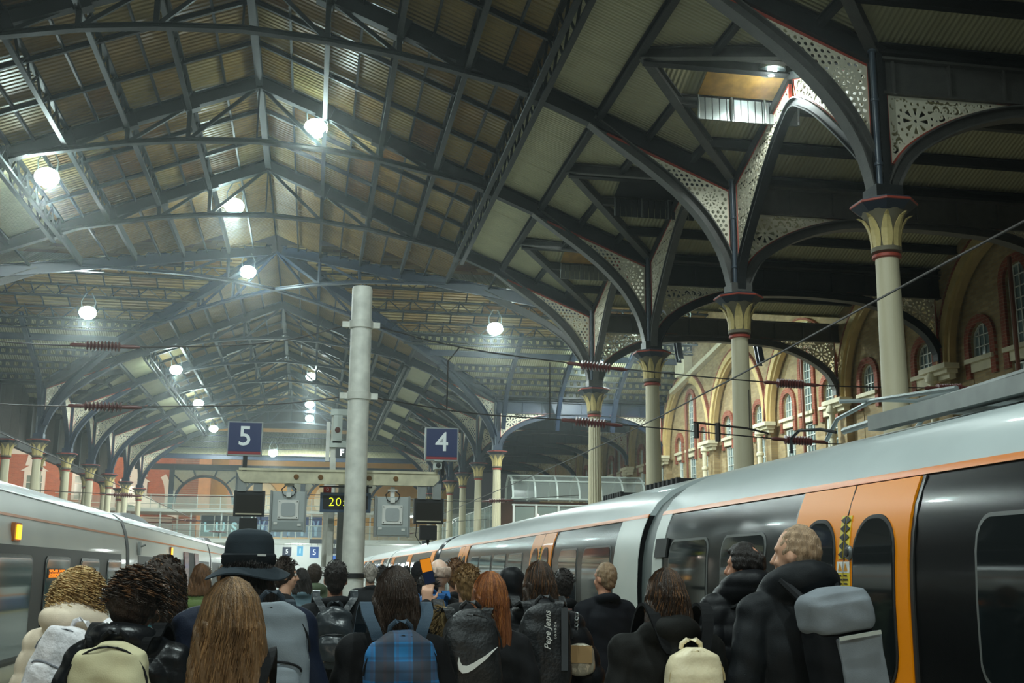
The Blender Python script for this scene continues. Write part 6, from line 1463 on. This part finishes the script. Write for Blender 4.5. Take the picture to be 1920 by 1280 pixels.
for sd in (-1, 1):
    B = MB(); B.tube([(sd * .09, .09, .26), (sd * .12, .17, .34), (sd * .125, .28, .33), (sd * .13, .42, .2), (sd * .13, .42, .0)], .022, 8); B.build('shoulder_strap', fabric('black strap', (30, 31, 33)), rt)
# further off
far = [
 ('person in an olive puffer jacket with a shoulder strap beside the open train doors', -1.08, 12.0, 1.69, GREENP, 'puffer', ('bob', BROWN2, dict(seed=41, length=.2, N=200, vol=1.05)), 'collar', 0),
 ('person with reddish brown hair behind the bucket hat brim', -.99, 14.0, 1.66, DK, 'coat', ('short', BROWN2, dict(seed=43, length=.08, N=160, vol=1.1)), 'collar', 0),
 ('person in a steel blue jacket right of the young man in profile', -.08, 12.2, 1.66, STEELBL, 'coat', ('bob', DARKH, dict(seed=44, length=.16, N=160)), 'small', .2),
 ('person in a raised olive green hood by the yellow edged notice board', .06, 13.6, 1.70, fabric('olive cloth', (86, 98, 76)), 'coat', ('short', BROWN, dict(seed=45, length=.03, N=60, vol=1.12)), 'big', -.1),
 ('grey haired person in a dark coat just right of the white pole', .73, 14.0, 1.72, DK2, 'coat', ('short', GREYH, dict(seed=46, length=.05, N=120)), 'collar', 0),
 ('person with dark hair turned sideways beyond the grit bin', .98, 15.5, 1.70, DK, 'plain', ('short', DARKH, dict(seed=47, length=.05, N=120)), 'collar', -1.2),
 ('person in a cream coat half hidden behind the woman with the tartan backpack', .62, 9.2, 1.62, fabric('cream wool', (214, 200, 166)), 'coat', ('bob', BROWN2, dict(seed=48, length=.2, N=160)), 'collar', .1),
 ('person in a black knitted cap beyond the tartan backpack', 1.22, 13.0, 1.73, DK, 'coat', ('short', fabric('black knit', (28, 28, 30), .9), dict(seed=49, length=.01, N=30, vol=1.1)), 'collar', 0),
 ('person in a bright blue jacket half hidden beside the tartan backpack', .80, 7.9, 1.62, DK, 'coat', ('short', DARKH, dict(seed=50, length=.06, N=120)), 'collar', 0),
 ('person with fair brown hair far down the platform near the left train', -1.5, 17.5, 1.68, DK2, 'coat', ('short', LBROWN, dict(seed=51, length=.05, N=80)), 'collar', 0),
 ('distant person in black standing past the grit bin toward the concourse', 1.5, 20.0, 1.74, DK, 'coat', ('short', BROWN, dict(seed=52, length=.05, N=80)), 'collar', 0),
 ('distant person in a navy coat walking beside the right train', 2.0, 24.0, 1.74, NAVY, 'coat', ('short', DARKH, dict(seed=53, length=.05, N=80)), 'collar', 0),
 ('distant person with long fair hair walking beside the left train', -1.7, 27.0, 1.68, DK2, 'coat', ('bob', LBROWN2, dict(seed=54, length=.22, N=80)), 'collar', 0),
]
for l, x, y, H, jm, jk, hs, hd, rt_ in far: person(l, x, y, H, rt_, 1, jm, jk, DK, hs, hd, .7, fine=.018)
backpack('blue nylon backpack on the person half hidden beside the tartan backpack', .80, 7.9, 0, 1.28, .27, .44, .15, BLUEB, dist=.15)
